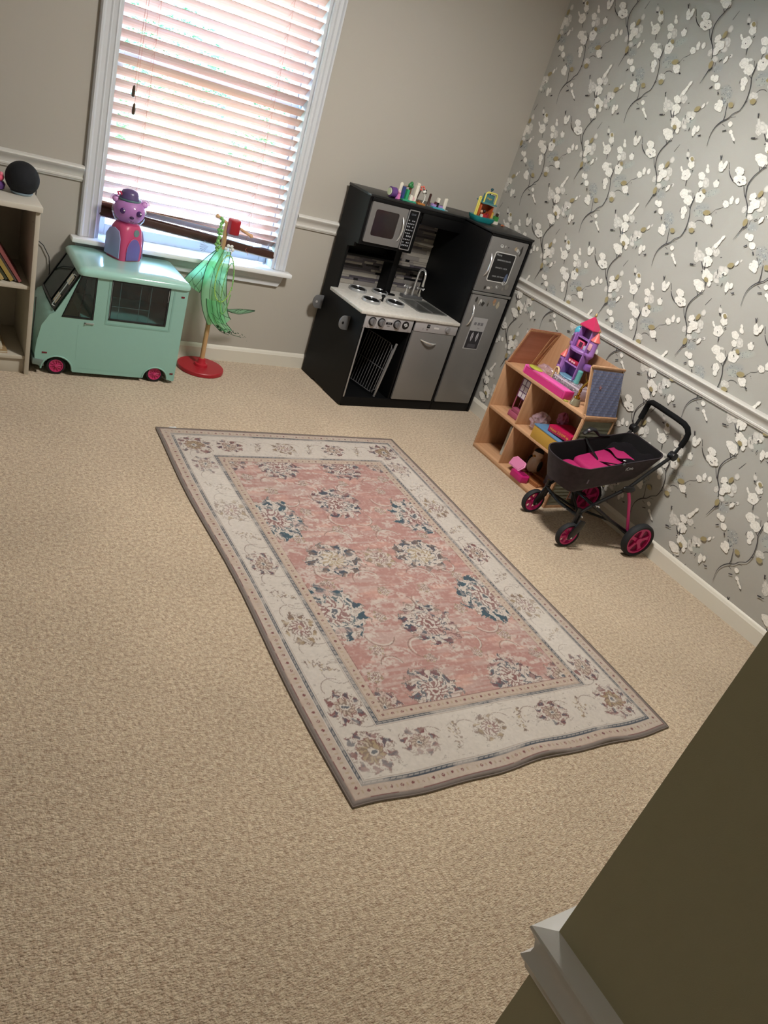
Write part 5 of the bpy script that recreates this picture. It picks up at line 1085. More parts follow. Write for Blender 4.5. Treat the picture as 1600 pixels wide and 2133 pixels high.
x1 = n.new('ShaderNodeMixShader'); x1.inputs[0].default_value = .35; x2 = n.new('ShaderNodeMixShader'); x2.inputs[0].default_value = .45
L.new(ga.outputs[0], x1.inputs[2]); L.new(da.outputs[0], x1.inputs[1]); L.new(ta.outputs[0], x2.inputs[1]); L.new(x1.outputs[0], x2.inputs[2]); L.new(x2.outputs[0], oo_.inputs[0])
crumple('plastic_bag', 'crumpled clear pinkish plastic bag behind the pink bench, left of the cream arch', 'bag', (-.195, -1.075, zt), (.030, .055, .052), film, 2)
# sequinned purse under the castle
pu = thing('sequin_purse', 'glittery pale sequinned purse lying under the toy castle', 'purse', (-.205, -1.285, zt), math.radians(92))
B().box(-.105, .10, -.045, .045, .0, .062).build('body', M('#b7a8b4', .5), pu, .012, seg=3)
b = B(); rn = random.Random(5)
for i in range(30):
    for j in range(8):
        x = -.098 + i * .0067; z = .008 + j * .0062; b.obox((x, .0462, z), (.0052, .0008, .0052), (rn.uniform(-.5, .5), rn.uniform(-.4, .4), rn.uniform(-.5, .5)))
    for j in range(12):
        b.obox((-.098 + i * .0067, -.040 + j * .0072, .0628), (.0052, .0052, .0008), (rn.uniform(-.5, .5), rn.uniform(-.5, .5), 0))
o = b.build('sequin', M('#d9d3de', .15, .7), pu); o['kind'] = 'stuff'; B().sph((-.05, .047, .035), .006, 10, 8).build('clasp', M('#6a6468', .2, .8), pu)
# castle
ca = thing('toy_castle', 'purple and pink toy castle with cone roofed towers on the dollhouse', 'toy castle', (-.195, -1.245, zt + .0645), math.radians(-90))
# local frame: x = world -y (towards the camera side), y = world x (towards the wall); front is -y (room side)
pur = M('#9a6cb4', .4); pur2 = M('#7f569c', .4); dpur = M('#5b2d5e', .5); coral = M('#d96a66', .4); crim = M('#c02a5a', .35); blu = M('#4fa8c4', .35); tealm = M('#5fa6a4', .35); gold = M('#a48a5a', .35, .5)
B().lathe([(.062, 0), (.064, .004), (.060, .008), (.001, .008)], 30).build('base_disc', M('#6f9ab4', .4), ca).scale = (1, .7, 1)
B().box(-.048, .050, .018, .024, .008, .225).build('back_wall', pur2, ca, .001)
for x in (-.050, .046): B().box(x, x + .006, -.032, .0245, .008, .225).build('pillar_wall', pur, ca, .001)
B().box(-.044, .0455, -.032, .0175, .068, .074).build('floor_plate', pur, ca, .001)
B().lathe([(.052, .138), (.062, .140), (.064, .150), (.058, .156), (.040, .157)], 30).build('balcony_ring', pur, ca).scale = (1, .78, 1)
B().box(-.038, .040, .012, .0175, .158, .258).build('tower_back', dpur, ca); 
for x in (-.042, .038): B().box(x, x + .005, -.022, .0175, .158, .262).build('tower_wall', pur, ca, .001)
B().box(-.0365, .0375, -.022, .0115, .208, .212).build('floor_plate', pur, ca)
B().box(-.030, .014, -.018, .008, .1585, .195).build('throne', M('#e05a7e', .4), ca, .004); B().box(-.012, .010, -.0205, -.0185, .165, .190).build('throne_seat', M('#4a1630', .5), ca)
B().box(.016, .032, -.015, .005, .1585, .180).build('drawer_chest', M('#a9a7bd', .4), ca, .001)
B().box(-.036, .040, -.025, .012, .0745, .095).build('sofa', M('#a81f44', .45), ca, .006); 
for x in (-.026, -.008, .008): B().box(x, x + .012, -.0275, -.0255, .080, .090).build('tea_cup', M('#e8b8c0', .4), ca, .002)
def cone_roof(x, y, z, r_, h, m, nm='tower_roof', fin=True):
    o = B().lathe([(r_ * .9, z - .003), (r_, z), (r_ * .55, z + h * .45), (.001, z + h)], 22, (x, y, 0)).build(nm, m, ca, smooth=50)
    if fin: B().lathe([(.0035, z + h - .004), (.0055, z + h + .003), (.003, z + h + .009), (.0005, z + h + .014)], 10, (x, y, 0)).build('finial', gold, o)
B().prism([(-.048, -.030, .263), (.050, -.030, .263), (.050, .024, .263), (-.048, .024, .263)], (0, 0, .004)).build('eave_plate', crim, ca, .001)
rf = B(); rf.loft([[(-.050, -.032, .2675), (.052, -.032, .2675), (.052, .026, .2675), (-.050, .026, .2675)], [(-.001, -.004, .325), (.003, -.004, .325), (.003, -.001, .325), (-.001, -.001, .325)]]); o = rf.build('main_roof', crim, ca); B().lathe([(.004, .323), (.007, .330), (.004, .338), (.001, .343)], 10, (.001, -.0025, 0)).build('finial', gold, o)
def turret(x, y, z0_, z1_, r_, nm='turret', m=pur):
    o = B().lathe([(r_ * .4, z0_ - .022), (r_ * .95, z0_ - .008), (r_ * 1.1, z0_), (r_, z0_ + .004), (r_, z1_), (.001, z1_)], 22, (x, y, 0)).build(nm, m, ca, smooth=50)
    B().prism([(x + a_, y - r_ - .001, z) for a_, z in [(.007 * math.cos(q), z0_ + (z1_ - z0_) * .62 + .008 * math.sin(q)) for q in [PI * k / 8 for k in range(9)]] + [(-.007, z0_ + .010), (.007, z0_ + .010)]], (0, .003, 0)).build('arch_window', dpur, o)
turret(-.062, -.004, .163, .225, .019); turret(.066, -.004, .150, .222, .020, m=pur); B().box(.054, .078, -.0265, -.0245, .175, .208).build('pink_panel', M('#d9a0ac', .4), ca, .002)
o = B().sph((-.062, -.004, .227), (.021, .021, .026), 18, 12).build('dome_roof', blu, ca); B().lathe([(.004, .250), (.0065, .257), (.003, .264), (.001, .268)], 10, (-.062, -.004, 0)).build('finial', gold, o)
cone_roof(.066, -.004, .223, .025, .046, coral)
turret(-.072, -.020, .032, .088, .017); cone_roof(-.072, -.020, .089, .022, .038, coral, fin=False)
B().lathe([(.014, .0), (.014, .062), (.010, .066), (.001, .067)], 18, (.066, -.012, 0)).build('teal_drum', tealm, ca)
B().lathe([(.020, .075), (.024, .085), (.022, .100), (.010, .106)], 20, (.078, .012, 0)).build('side_bowl', pur2, ca)
tbx = thing('toy_turret', 'pale pink translucent toy turret piece beside the castle\'s blue dome', 'toy', (-.150, -1.135, zt), 0)
B().lathe([(.016, 0), (.016, .20), (.020, .205), (.020, .250), (.001, .250)], 18).build('tower', M('#d8a6a4', .3, translucent=.3), tbx); B().lathe([(.023, .2505), (.012, .275), (.001, .300)], 18).build('roof', M('#c9d6dc', .2, translucent=.3), tbx)
# trophy
tp_ = thing('trophy', 'small gold trophy figure on a clear glitter dome at the front corner', 'trophy', (-.300, -1.438, zt), 0)
B().lathe([(.024, 0), (.026, .003), (.023, .022), (.019, .034), (.001, .036)], 22).build('base', M('#8f8872', .25, .3, vary=.3, vscale=300), tp_)
gm = M('#c9a24a', .15, 1.0)
B().lathe([(.016, .0362), (.014, .044), (.006, .050), (.009, .056), (.005, .064), (.008, .074), (.006, .086), (.001, .088)], 16).build('stem', gm, tp_)
B().tube([(0, 0, .086), (.002, -.006, .105), (.004, -.014, .122), (.004, -.020, .140), (.002, -.024, .156)], [.005, .007, .006, .004, .003], 10).build('figure_body', gm, tp_); B().sph((.004, -.024, .166), .007, 12, 8).build('figure_head', gm, tp_)
B().tube([(.004, -.016, .128), (0, .0, .140), (0, .012, .160)], .0026, 8).build('figure_arm', gm, tp_); B().tube([(.004, -.018, .128), (.002, -.036, .132), (0, -.046, .148)], .0026, 8).build('figure_arm', gm, tp_)
for i, (x, y, s_, c_) in enumerate(((-.262, -1.495, .02, '#d97fa8'), (-.225, -1.470, .024, '#e29ac0'))):
    q = thing('toy_comb', ('pink heart-shaped toy piece behind the trophy', 'pale pink rounded toy piece leaning by the dollhouse roof')[i], 'toy', (x, y, zt), .3)
    B().sph((0, 0, s_), (s_ * .5, s_, s_), 16, 10).build('shell', M(c_, .3), q); B().lathe([(.007, 0), (.004, .004), (.004, s_)], 12).build('foot', M(c_, .3), q)
oc = thing('toy_coin', 'small flat olive disc under the end of the pink bench', 'toy', (-.325, -1.400, zt), 0)
B().lathe([(.014, 0), (.0145, .002), (.012, .004), (.001, .004)], 24).build('disc', M('#8f8a3a', .4), oc); B().lathe([(.010, .0041), (.009, .005), (.001, .005)], 20).build('disc_center', M('#a8a04a', .4), oc)

# inside: upper left compartment, mauve toy booth
zf1 = z1 + .0065; zf0 = .0245
bo = thing('toy_booth', 'dusty pink toy booth with white window grid in the upper left compartment', 'toy', (-.255, -1.080, zf1), math.radians(90))
mv = M('#a2506a', .5)
B().box(-.045, .045, -.045, .045, 0, .030).build('base', mv, bo, .004); B().prism([(-.045, -.045, .0305), (.045, -.045, .0305), (.032, .040, .0305), (-.032, .040, .0305)], (0, 0, .02)).build('base_step', M('#984a63', .5), bo, .002)
for x, y in ((-.032, .038), (.032, .038), (-.036, -.010), (.036, -.010)): B().cone((x, y, .05), (x, y, .225), .0035, .0035, 8).build('post', mv, bo)
for y in (.038,):
    f_ = B().box(-.030, .030, y - .001, y + .001, .118, .222).build('window_sheet', M('#cfc6ca', .5), bo)
    for z in (.118, .152, .186, .220): B().box(-.034, .034, y + .0012, y + .003, z - .0015, z + .0015).build('muntin', dpur, f_)
    for x in (-.030, 0, .030): B().box(x - .0012, x + .0012, y + .0031, y + .0045, .118, .222).build('muntin', dpur, f_)
B().sph((.02, -.03, .058), .008, 12, 8).build('ball', M('#c98aa0', .4), bo)
# upper right compartment: film bag, pink box, blue and yellow box, more
B0 = lambda *q: B().box(*q)
bx = thing('game_box', 'blue and yellow flat game box lying in the upper right compartment', 'box', (-.212, -1.404, zf1), math.radians(90.5))
B0(-.125, .118, -.075, .125, .0, .066).build('tray', M('#b58d38', .5), bx, .001); B0(-.127, .120, -.076, .127, .0665, .0735).build('lid', M('#5a83a8', .4), bx, .001)
B0(-.1275, -.1262, -.07, .12, .004, .063).build('side_print', M('#2f5476', .5), bx)
pb = thing('card_box', 'crimson box with yellow lettering tilted on top of the blue game box', 'box', (-.215, -1.445, zf1 + .079), math.radians(91)); pb.rotation_euler = (0, math.radians(4), math.radians(91))
B0(-.075, .085, -.060, .100, 0.002, .036).build('box_body', M('#b01248', .4), pb, .001); text('Happy ZOOM up', .019, M('#d9a24a', .5), pb, (.005, .1008, .019), (PI / 2, 0, PI), sx=1.0)
crumple('plastic_bag', 'shiny crumpled plastic bag stuffed above the blue game box', 'bag', (-.235, -1.222, zf1), (.050, .048, .10), film, 5)
crumple('soft_pouch', 'dusky pink soft pouch at the back left of the crimson box', 'pouch', (-.170, -1.300, zf1 + .0745), (.026, .030, .07), M('#b0607c', .6), 7)
# lower left: silver and grey book standing
sb = thing('toy_book', 'pale silver box with dark side standing in the lower left compartment', 'box', (-.150, -1.088, zf0), math.radians(90))
B0(-.020, .038, -.015, .10, 0, .175).build('box_body', M('#9d9f98', .5), sb, .001); B0(-.0220, -.0202, -.012, .097, .003, .172).build('side_print', M('#2f3444', .4), sb); B0(-.019, .037, .1001, .1008, .003, .172).build('front_print', M('#b7b8b2', .5), sb)
for k in range(3): B0(-.0226, -.0221, .015 + k * .022, .030 + k * .022, .09 - .02 * k, .150).build('side_stripe', M('#8f97a8', .5), sb)
# lower right: penguin plush, brown chair, pink boxes, grey box
pn = thing('penguin_plush', 'small black and white plush penguin sitting in the lower right compartment', 'plush toy', (-.190, -1.262, zf0 + .0), math.radians(-80))
B().sph((0, 0, .055), (.038, .032, .052), 20, 14).build('body', M('#c9bca8', .8, bump=.4, bscale=300), pn); B().sph((0, .0, .118), (.030, .028, .028), 18, 12).build('head', M('#c9bca8', .8), pn)
B().sph((-.002, .004, .130), (.028, .027, .022), 16, 10).build('cap', M('#17161a', .8), pn); B().sph((0, -.030, .112), (.008, .010, .006), 12, 8).build('beak', M('#a8762c', .6), pn)
for s in (-1, 1): B().sph((s * .038, 0, .065), (.008, .018, .032), 12, 8).build('wing', M('#17161a', .8), pn); B().sph((s * .018, -.026, .010), (.014, .020, .009), 12, 8).build('foot', M('#6b2420', .7), pn)
cc = thing('doll_tray', 'brown wooden toy tray lying behind the pink boxes in the dollhouse', 'toy', (-.235, -1.330, zf0), math.radians(100))
B0(-.075, .065, -.05, .05, 0, .008).build('board', wood('#8a5430', '#a06a40', .5), cc, .001); 
for q in ((-.075, .065, -.05, -.044, .0082, .022), (-.075, .065, .044, .05, .0082, .022)): B0(*q).build('rim', wood('#8a5430', '#a06a40', .5), cc, .001)
gb = thing('grey_box', 'grey box standing at the back right of the dollhouse lower compartment', 'box', (-.160, -1.425, zf0), math.radians(90))
B0(-.055, .055, -.02, .03, 0, .105).build('box_body', M('#5f6272', .5), gb, .001); B0(-.056, .056, -.021, .031, .1052, .112).build('lid', M('#6a6d7e', .5), gb, .001)
for i, (x, y, z, c_, lb, s_) in enumerate(((-.318, -1.315, .0, '#b01a66', 'magenta hexagonal toy box at the front edge of the dollhouse floor', 1.0), (-.300, -1.262, .036, '#d98ab0', 'pale pink hexagonal toy box lid propped above the magenta one', 1.0))):
    q = thing('hex_box', lb, 'toy box', (x, y, zf0 + z), math.radians(90 + 6 * i)); h_ = [(-.055, -.010), (-.040, -.032), (.040, -.032), (.055, -.010), (.045, .030), (-.045, .030)]
    if i: q.rotation_euler = (math.radians(-50), 0, math.radians(88)); q.location = (-.300, -1.255, zf0 + .052)
    B().prism([(a, b2, 0) for a, b2 in h_], (0, 0, (.034, .008)[i])).build('box_body', M(c_, .4), q, .002)
    if not i:
        for k in range(5): B().box(-.03 + k * .014, -.024 + k * .014, -.020, .010, .0342, .0355).build('lid_hole', M('#6d1040', .5), q)
    else: B().prism([(a * .85, b2 * .85, .0085) for a, b2 in h_], (0, 0, .002)).build('lid_rim', M('#cf7ba4', .4), q)
# ------------------------------------------------------------------ doll stroller
sg = thing('doll_stroller', 'black doll pram with dark fabric carrycot and magenta wheels', 'doll stroller', (-.474, -1.735, 0), math.radians(-5))
bkm = M('#0e0f12', .35); bkr = M('#15161a', .75); mg = M('#c92474', .4); mg2 = M('#c43a78', .4); scw = M('#c9c9cc', .2, .9)
fab = M('#2c2029', .9, bump=.5, bscale=350, vary=.35, vscale=30, sheen=.1); fabi = M('#0c0a0c', .9, bump=.4, bscale=300)
def pram_wheel(x, y, r_, w_, spokes, side):
    wh = B().lathe([(r_ * .80, -w_ / 2), (r_ * .93, -w_ * .62), (r_, -w_ * .35), (r_, w_ * .35), (r_ * .93, w_ * .62), (r_ * .80, w_ / 2)], 40, (x, y, r_), 'Y')
    wh.f = wh.f[:-2]; wh = wh.build('wheel', bkr, sg, smooth=45)
    b = B(); b.lathe([(r_ * .80, -w_ * .45), (r_ * .80, w_ * .45)], 40, (0, 0, 0), 'Y'); b.f = b.f[:-2]; b.lathe([(r_ * .69, w_ * .40), (r_ * .69, -w_ * .40)], 40, (0, 0, 0), 'Y'); b.f = b.f[:-2]
    k0 = len(b.v)
    for yy in (-w_ * .42, w_ * .42):
        rings = [[(q * math.cos(2 * PI * i / 40), yy, q * math.sin(2 * PI * i / 40)) for i in range(40)] for q in (r_ * .69, r_ * .80)]; b.loft(rings, caps=False)
    for k in range(spokes):
        a = 2 * PI * k / spokes + .3; ca_, sa_ = math.cos(a), math.sin(a); w1, w2_ = r_ * .10, r_ * (.15 if spokes > 5 else .17)
        def pt(u, v, yy): return (u * ca_ - v * sa_, yy, u * sa_ + v * ca_)
        b.prism([pt(r_ * .12, -w1, -w_ * .3), pt(r_ * .5, -w1 * .9, -w_ * .3), pt(r_ * .72, -w2_, -w_ * .3), pt(r_ * .72, w2_, -w_ * .3), pt(r_ * .5, w1 * .9, -w_ * .3), pt(r_ * .12, w1, -w_ * .3)], (0, w_ * .6, 0))
    b.lathe([(.001, -w_ * .5), (r_ * .2, -w_ * .5), (r_ * .2, w_ * .5), (.001, w_ * .5)], 18, (0, 0, 0), 'Y')
    o = b.build('rim', mg, wh); o.location = (x, y, r_)
    if spokes == 5 and r_ > .07:
        B().cone((x, y + .001 * side, r_), (x, y - .003 * side, r_), r_ * .70, r_ * .70, 32).build('rim_disc', M('#7a0f42', .5), wh)
for y in (-.147, .147): pram_wheel(0, y, .062, .022, 6, 1)
pram_wheel(.378, -.219, .088, .030, 5, -1); pram_wheel(.360, .172, .088, .030, 5, 1)
def tb(nm, pts, r_=.008, m=bkm, n=10, par=None, ry=None): return B().tube(pts, r_, n, ry=ry).build(nm, m, par or sg)
for s in (-1, 1):
    y = s * .147
    # caster fork and hub
    b = B(); b.prism([(-.012, 0, .050), (.012, 0, .055), (.040, 0, .110), (.046, 0, .150), (.012, 0, .158), (-.002, 0, .120), (-.018, 0, .075)], (0, .010, 0)); f_ = b.build('fork', bkm, sg, .003); f_.location = (.0, y - s * .024 - .005 - .0, 0) if s > 0 else (.0, y - .029, 0)
    if s > 0: f_.location = (0, y - .029, 0)
    B().cone((0, y - .031 if True else 0, .062), (0, y + .012, .062), .005, .005, 12).build('axle', scw, f_).location = -Vector(f_.location)
    tb('hub', [(.030, s * .128, .108), (.030, s * .128, .172)], .014); tb('fork_pin', [(.024, s * .128, .172), (.022, s * .128, .195)], .008)
    # side rails
    tb('side_rail', [(.026, s * .128, .165), (.095, s * .130, .222), (.25, s * .132, .318), (.345, s * .134, .425), (.412, s * .138, .500)], .0085)
    tb('rear_leg', [(.080, s * .134, .222), (.20, s * .148, .158), (.345, s * .170, .098)], [.0095, .0085, .008])
    tb('strut', [(.245, s * .142, .318), (.275, s * .152, .262), (.345, s * .172, .100)], .0075, mg2)
    B().sph((.247, s * .142, .318), (.040, .012, .018), 16, 10).build('slider', bkm, sg)
    for p in ((.092, .222), (.110, .218), (.240, .318), (.255, .300), (.036, .160)): B().cone((p[0], s * .148 - s * .006, p[1]), (p[0], s * .148 + s * .002, p[1]), .0045, .0045, 10).build('rivet', scw, sg)
    # handle joints
    B().cone((.416, s * .124, .508), (.416, s * .156, .508), .020, .020, 22).build('handle_joint', bkm, sg, .002)
tb('axle', [(.345, -.205, .088), (.345, .160, .088)], .006); tb('cross_bar', [(.024, -.128, .156), (.010, 0, .150), (.024, .128, .156)], .0095)
for q in ((.0, -.07), (.0, .07)): B().cone((.008, q[1], .150), (-.003, q[1], .152), .005, .005, 10).build('rivet', scw, sg)
tb('brace', [(.21, -.148, .150), (.13, .02, .115), (.035, .120, .140)], .006); tb('brace', [(.20, .148, .155), (.13, -.02, .118), (.03, -.120, .140)], .006)
tb('cross_bar', [(.215, -.146, .148), (.215, .146, .148)], .007)
# handle: thin tubes then padded grip
hz = [(.416, -.140, .508), (.424, -.142, .545), (.430, -.143, .562)]
tb('handle_tube', hz, .008); tb('handle_tube', [(.416, .140, .508), (.424, .142, .545), (.430, .143, .562)], .008)
gp = [(.430, -.143, .560), (.436, -.145, .600), (.435, -.143, .628), (.426, -.132, .650), (.418, -.110, .661), (.414, -.06, .664), (.413, 0, .664), (.414, .06, .664), (.418, .110, .661), (.426, .132, .650), (.435, .143, .628), (.436, .145, .600), (.430, .143, .560)]
B().tube(gp, .0135, 14).build('handle_grip', M('#0b0c0e', .85, bump=.5, bscale=500), sg, smooth=60)
# carrycot
def cot_out(x0, x1, hw_, rf, rr_, n=8):
    p = []
    for cx, cy, r_, a0 in ((x1 - rr_, hw_ - rr_, rr_, 0), (x0 + rf, hw_ - rf, rf, 90), (x0 + rf, -hw_ + rf, rf, 180), (x1 - rr_, -hw_ + rr_, rr_, 270)):
        for k in range(n + 1): a = math.radians(a0 + 90 * k / n); p.append((cx + r_ * math.cos(a), cy + r_ * math.sin(a)))
    return p
def cot_ring(x0, x1, hw_, z_fn, r_=.07, n=8, inset=0):
    p = []
    for x, y in rr2(x1 - x0, hw_ * 2, r_, n, (x0 + x1) / 2, 0): p.append((x, y, z_fn(x)))
    return p
zr = lambda x: .388 + max(0, x - .0) * .27 + .006 * math.cos(x * 9)
b = B(); rings = []
for k, (sx_, hw_, f, r_) in enumerate(((.0, .085, .0, .06), (.0, .098, .15, .07), (.0, .112, .5, .08), (.0, .122, .85, .086), (.0, .127, 1.0, .09))):
    x0 = -.098 - .044 * f; x1 = .325 + .078 * f
    zb = lambda x: .255 + max(0, x + .02) * .26 + .035 * max(0, (-x - .05) / .1)
    p = []
    for x, y in cot_out(x0, x1, hw_, hw_ * .9, .045): p.append((x, y, zb(x) * (1 - f) + zr(x) * f))
    rings.append(p)
inner = [[(x * .985 + .002, y * .955, z) for x, y, z in rings[-1]]]
for f, r2 in ((.86, rings[3]), (.30, rings[1])): inner.append([(x * .97 + .004, y * .94, z + .004) for x, y, z in r2])
b.loft(rings, caps=True); 
cot = b.build('carrycot', fab, sg, smooth=60, fixn=False)
# drop the lid: rebuild as open shell
bm = bmesh.new(); bm.from_mesh(cot.data)
for f in [f for f in bm.faces if len(f.verts) > 8 and f.calc_center_median().z > .38]: bm.faces.remove(f)
bm.to_mesh(cot.data); bm.free()
B().loft(inner, caps=False).build('carrycot_lining', fabi, sg, smooth=60); 
lf = B(); lf.add([Vector(p) + Vector((0, 0, .0)) for p in inner[-1]], [tuple(range(len(inner[-1])))]); lf.build('lining_floor', fabi, sg)
B().loft([rings[-1], [(x, y, z + .004) for x, y, z in rings[-1]], [(x, y, z + .004) for x, y, z in inner[0]], inner[0]], caps=False).build('rim_binding', M('#2b2329', .9, bump=.4, bscale=400), sg, smooth=50)
def pad(x0, x1, hw_, zf, h, nm):
    b = B(); p = rr2(x1 - x0, hw_ * 2, .03, 6, (x0 + x1) / 2, 0)
    b.loft([[(x, y, zf(x)) for x, y in p], [(x, y * 1.02, zf(x) + h * .6) for x, y in p], [((x0 + x1) / 2 + (x - (x0 + x1) / 2) * .93, y * .9, zf(x) + h) for x, y in p]]); return b.build(nm, M('#a3105a', .75, bump=.3, bscale=300), sg, smooth=60)
zf_ = lambda x: .305 + max(0, x + .04) * .28
pad(-.08, .035, .078, zf_, .022, 'seat_pad'); pad(.050, .300, .082, zf_, .030, 'seat_pad')
# flap, strap, canopy arm
tb('strap', [(.150, -.1295, .445), (.155, -.10, .420), (.140, 0, .378), (.130, .10, .418), (.125, .125, .438)], .009, M('#0c0c0f', .6), 8, ry=.3)
B().cone((.150, -.131, .440), (.150, -.137, .440), .008, .008, 14).build('strap_button', M('#4a4c50', .4), sg); B().cone((.152, -.120, .452), (.152, -.128, .456), .004, .004, 10).build('strap_stud', scw, sg)
B().tube([(.100, .128, .455), (.140, .132, .480), (.165, .132, .478), (.20, .128, .455), (.26, .122, .462)], [.012, .016, .015, .010, .006], 10, ry=.6).build('canopy_arm', M('#121216', .5), sg)
B().sph((.115, .118, .478), .008, 12, 8).build('arm_button', M('#8a8c92', .2, .6), sg)
# dark folded canopy fabric lying in the rear of the cot
b = B().grid(lambda u, v: (.215 + .145 * u, -.112 + .224 * v, .400 + .27 * (.215 + .145 * u) - .05 + .018 * math.sin(7 * u + 4 * v) + .012 * math.sin(11 * v)), 16, 16); b.build('folded_hood', M('#100d11', .95, bump=.5, bscale=200), sg, smooth=80, fixn=False)
lg = text('iCoo', .022, M('#b9babd', .5), sg, (.195, -.1305, .418), (PI / 2, math.radians(-14), 0), 'logo'); lg.location = (.195, -.1335, .420)
B().box(-.012 - .0, -.004, -.1262, -.1255, .325, .345).build('fabric_print', M('#6f6570', .8), sg)
# ------------------------------------------------------------------ brick toys on top of the kitchen
KM = Matrix.Translation((-1.009, -.504, 0)) @ Matrix.Rotation(KA, 4, 'Z')
def ktop(nm, label, x, y, cat='toy bricks', group=None, rz=0): p = KM @ Vector((x, y, 1.0785)); return thing(nm, label, cat, p, KA + rz, group)
def brick(b, x, y, z, w_, d, h, st_=True):
    b.box(x - w_ / 2, x + w_ / 2, y - d / 2, y + d / 2, z, z + h)
    if st_:
        nx_, ny_ = max(1, round(w_ / .008)), max(1, round(d / .008))
        for i in range(nx_):
            for j in range(ny_): b.cone((x - w_ / 2 + (i + .5) * w_ / nx_, y - d / 2 + (j + .5) * d / ny_, z + h), (x - w_ / 2 + (i + .5) * w_ / nx_, y - d / 2 + (j + .5) * d / ny_, z + h + .0018), .0024, .0024, 8)
def bricks(t_, lst):
    for (c_, x, y, z, w_, d, h) in lst:
        b = B(); brick(b, x, y, z, w_, d, h, h < .05); b.build('brick', M(c_, .3), t_)
def place(px_x, y): return px_x, y
a = ktop('brick_wheel_toy', 'purple and white rounded brick-built toy, leftmost on the kitchen top', .150, .290)
B().lathe([(.012, -.018), (.026, -.016), (.026, .016), (.012, .018)], 22, (0, 0, .026), 'X').build('drum', M('#5c3a7a', .3), a); B().cone((-.0185, 0, .026), (-.0215, 0, .026), .019, .019, 20).build('drum_face', M('#c9d6b4', .3), a); bricks(a, [('#b46ab4', .024, 0, 0, .014, .024, .020), ('#7a2440', .024, 0, .0205, .014, .014, .012)])
a = ktop('brick_figure', 'pink toy figure standing beside the purple brick toy', .192, .290, 'toy figure')
bricks(a, [('#d67fb0', 0, 0, 0, .016, .014, .026)]); B().sph((0, 0, .034), .009, 12, 8).build('head', M('#d9a0b8', .4), a)
a = ktop('brick_tree_house', 'brick-built playground with green, blue and white parts on the kitchen top', .240, .300)
bricks(a, [('#3a9a7a', .02, 0, 0, .09, .05, .006), ('#2a3f7c', -.018, 0, .0065, .014, .016, .060), ('#2f9a6a', .004, -.006, .0065, .016, .018, .050), ('#e3ded2', .030, -.012, .0065, .018, .014, .026), ('#6b3a2a', .026, .008, .0065, .012, .010, .066), ('#d9b0b0', .048, -.008, .0065, .014, .014, .018)])
B().cone((-.012, .012, .066), (.040, .012, .072), .0025, .0025, 8).build('crossbar', M('#8a6a50', .4), a)
for x, z, r_ in ((.014, .078, .012), (.026, .074, .010), (.020, .088, .010)): B().sph((x, 0, z), r_, 10, 7).build('leaf_piece', M('#2f7a44', .4), a)
a = ktop('brick_board', 'white tall flat brick piece with rounded top beside the pink figure', .208, .310); B().prism([(x, 0, z) for x, z in [(-.010, 0), (.010, 0), (.010, .072)] + [(.010 * math.cos(k * PI / 8), .072 + .010 * math.sin(k * PI / 8)) for k in range(1, 8)] + [(-.010, .072)]], (0, .004, 0)).build('panel', M('#ddd7c8', .4), a, .0008); B().box(-.012, .012, -.006, .010, -.0 + .0, .003).build('foot', M('#ddd7c8', .4), a)
a = ktop('brick_slide', 'white and coral brick-built slide tower right of the green tree', .302, .300)
bricks(a, [('#e6e0d2', 0, 0, 0, .018, .016, .088), ('#d9d2c4', .002, 0, .089, .020, .014, .010)]); B().tube([(.012, 0, .004), (.018, 0, .030), (.026, 0, .066)], .0035, 8).build('post', M('#3a2420', .4), a)
for k in range(5): B().sph((.036 + .012 * math.cos(k * 1.26), 0, .078 + .010 * math.sin(k * 1.26)), .006, 8, 6).build('petal', M('#d0685a', .4), a)
a = ktop('brick_panda', 'black and white toy ball creature on a curved white stem', .352, .292, 'toy figure')
B().sph((-.006, 0, .066), .011, 14, 10).build('head', M('#e2e2dc', .4), a)
for dx, dz in ((-.012, .074), (.002, .074), (-.006, .060), (.006, .062)): B().sph((dx, -.004, dz), .0045, 8, 6).build('patch', M('#141416', .4), a)
B().tube([(0, 0, .056), (.010, 0, .044), (.012, 0, .026), (.006, 0, .010), (.010, 0, .002)], .0032, 8).build('stem', M('#d9dcd6', .4), a); bricks(a, [('#b0743a', -.008, 0, 0, .050, .030, .006), ('#7a4a2c', -.020, 0, .0065, .014, .012, .010)])
a = ktop('brick_post', 'dark brown upright post on a small base between the brick sets', .398, .295, 'toy'); B().lathe([(.010, 0), (.0075, .004), (.0065, .050), (.007, .062), (.001, .066)], 14).build('post', M('#3a211c', .4), a); B().box(-.014, .014, -.012, .012, -.0, .0035).build('base_plate', M('#5f6a66', .4), a)
a = ktop('brick_garden', 'lilac and turquoise brick-built garden with small white block tower', .455, .290)
bricks(a, [('#4aa3b4', .004, -.008, 0, .080, .030, .006), ('#a58ac4', -.020, .002, .0065, .028, .018, .012), ('#a58ac4', .026, .002, .0065, .030, .014, .010), ('#1d1a1e', .0, 0, .0065, .014, .014, .024), ('#e4e0d4', .0, 0, .031, .014, .014, .022), ('#5c2c3a', -.014, -.002, .019, .012, .010, .012)])
a = ktop('brick_slab', 'white tall flat brick leaning at the right end of the lilac garden', .512, .292); B().prism([(-.010, 0, 0), (.010, 0, 0), (.010, 0, .058), (.004, 0, .062), (-.006, 0, .058), (-.010, 0, .060)], (0, .008, 0)).build('slab', M('#dedacd', .4), a, .0008); B().box(-.016, .022, -.012, .014, 0, .003).build('base_plate', M('#8f9fa0', .4), a)
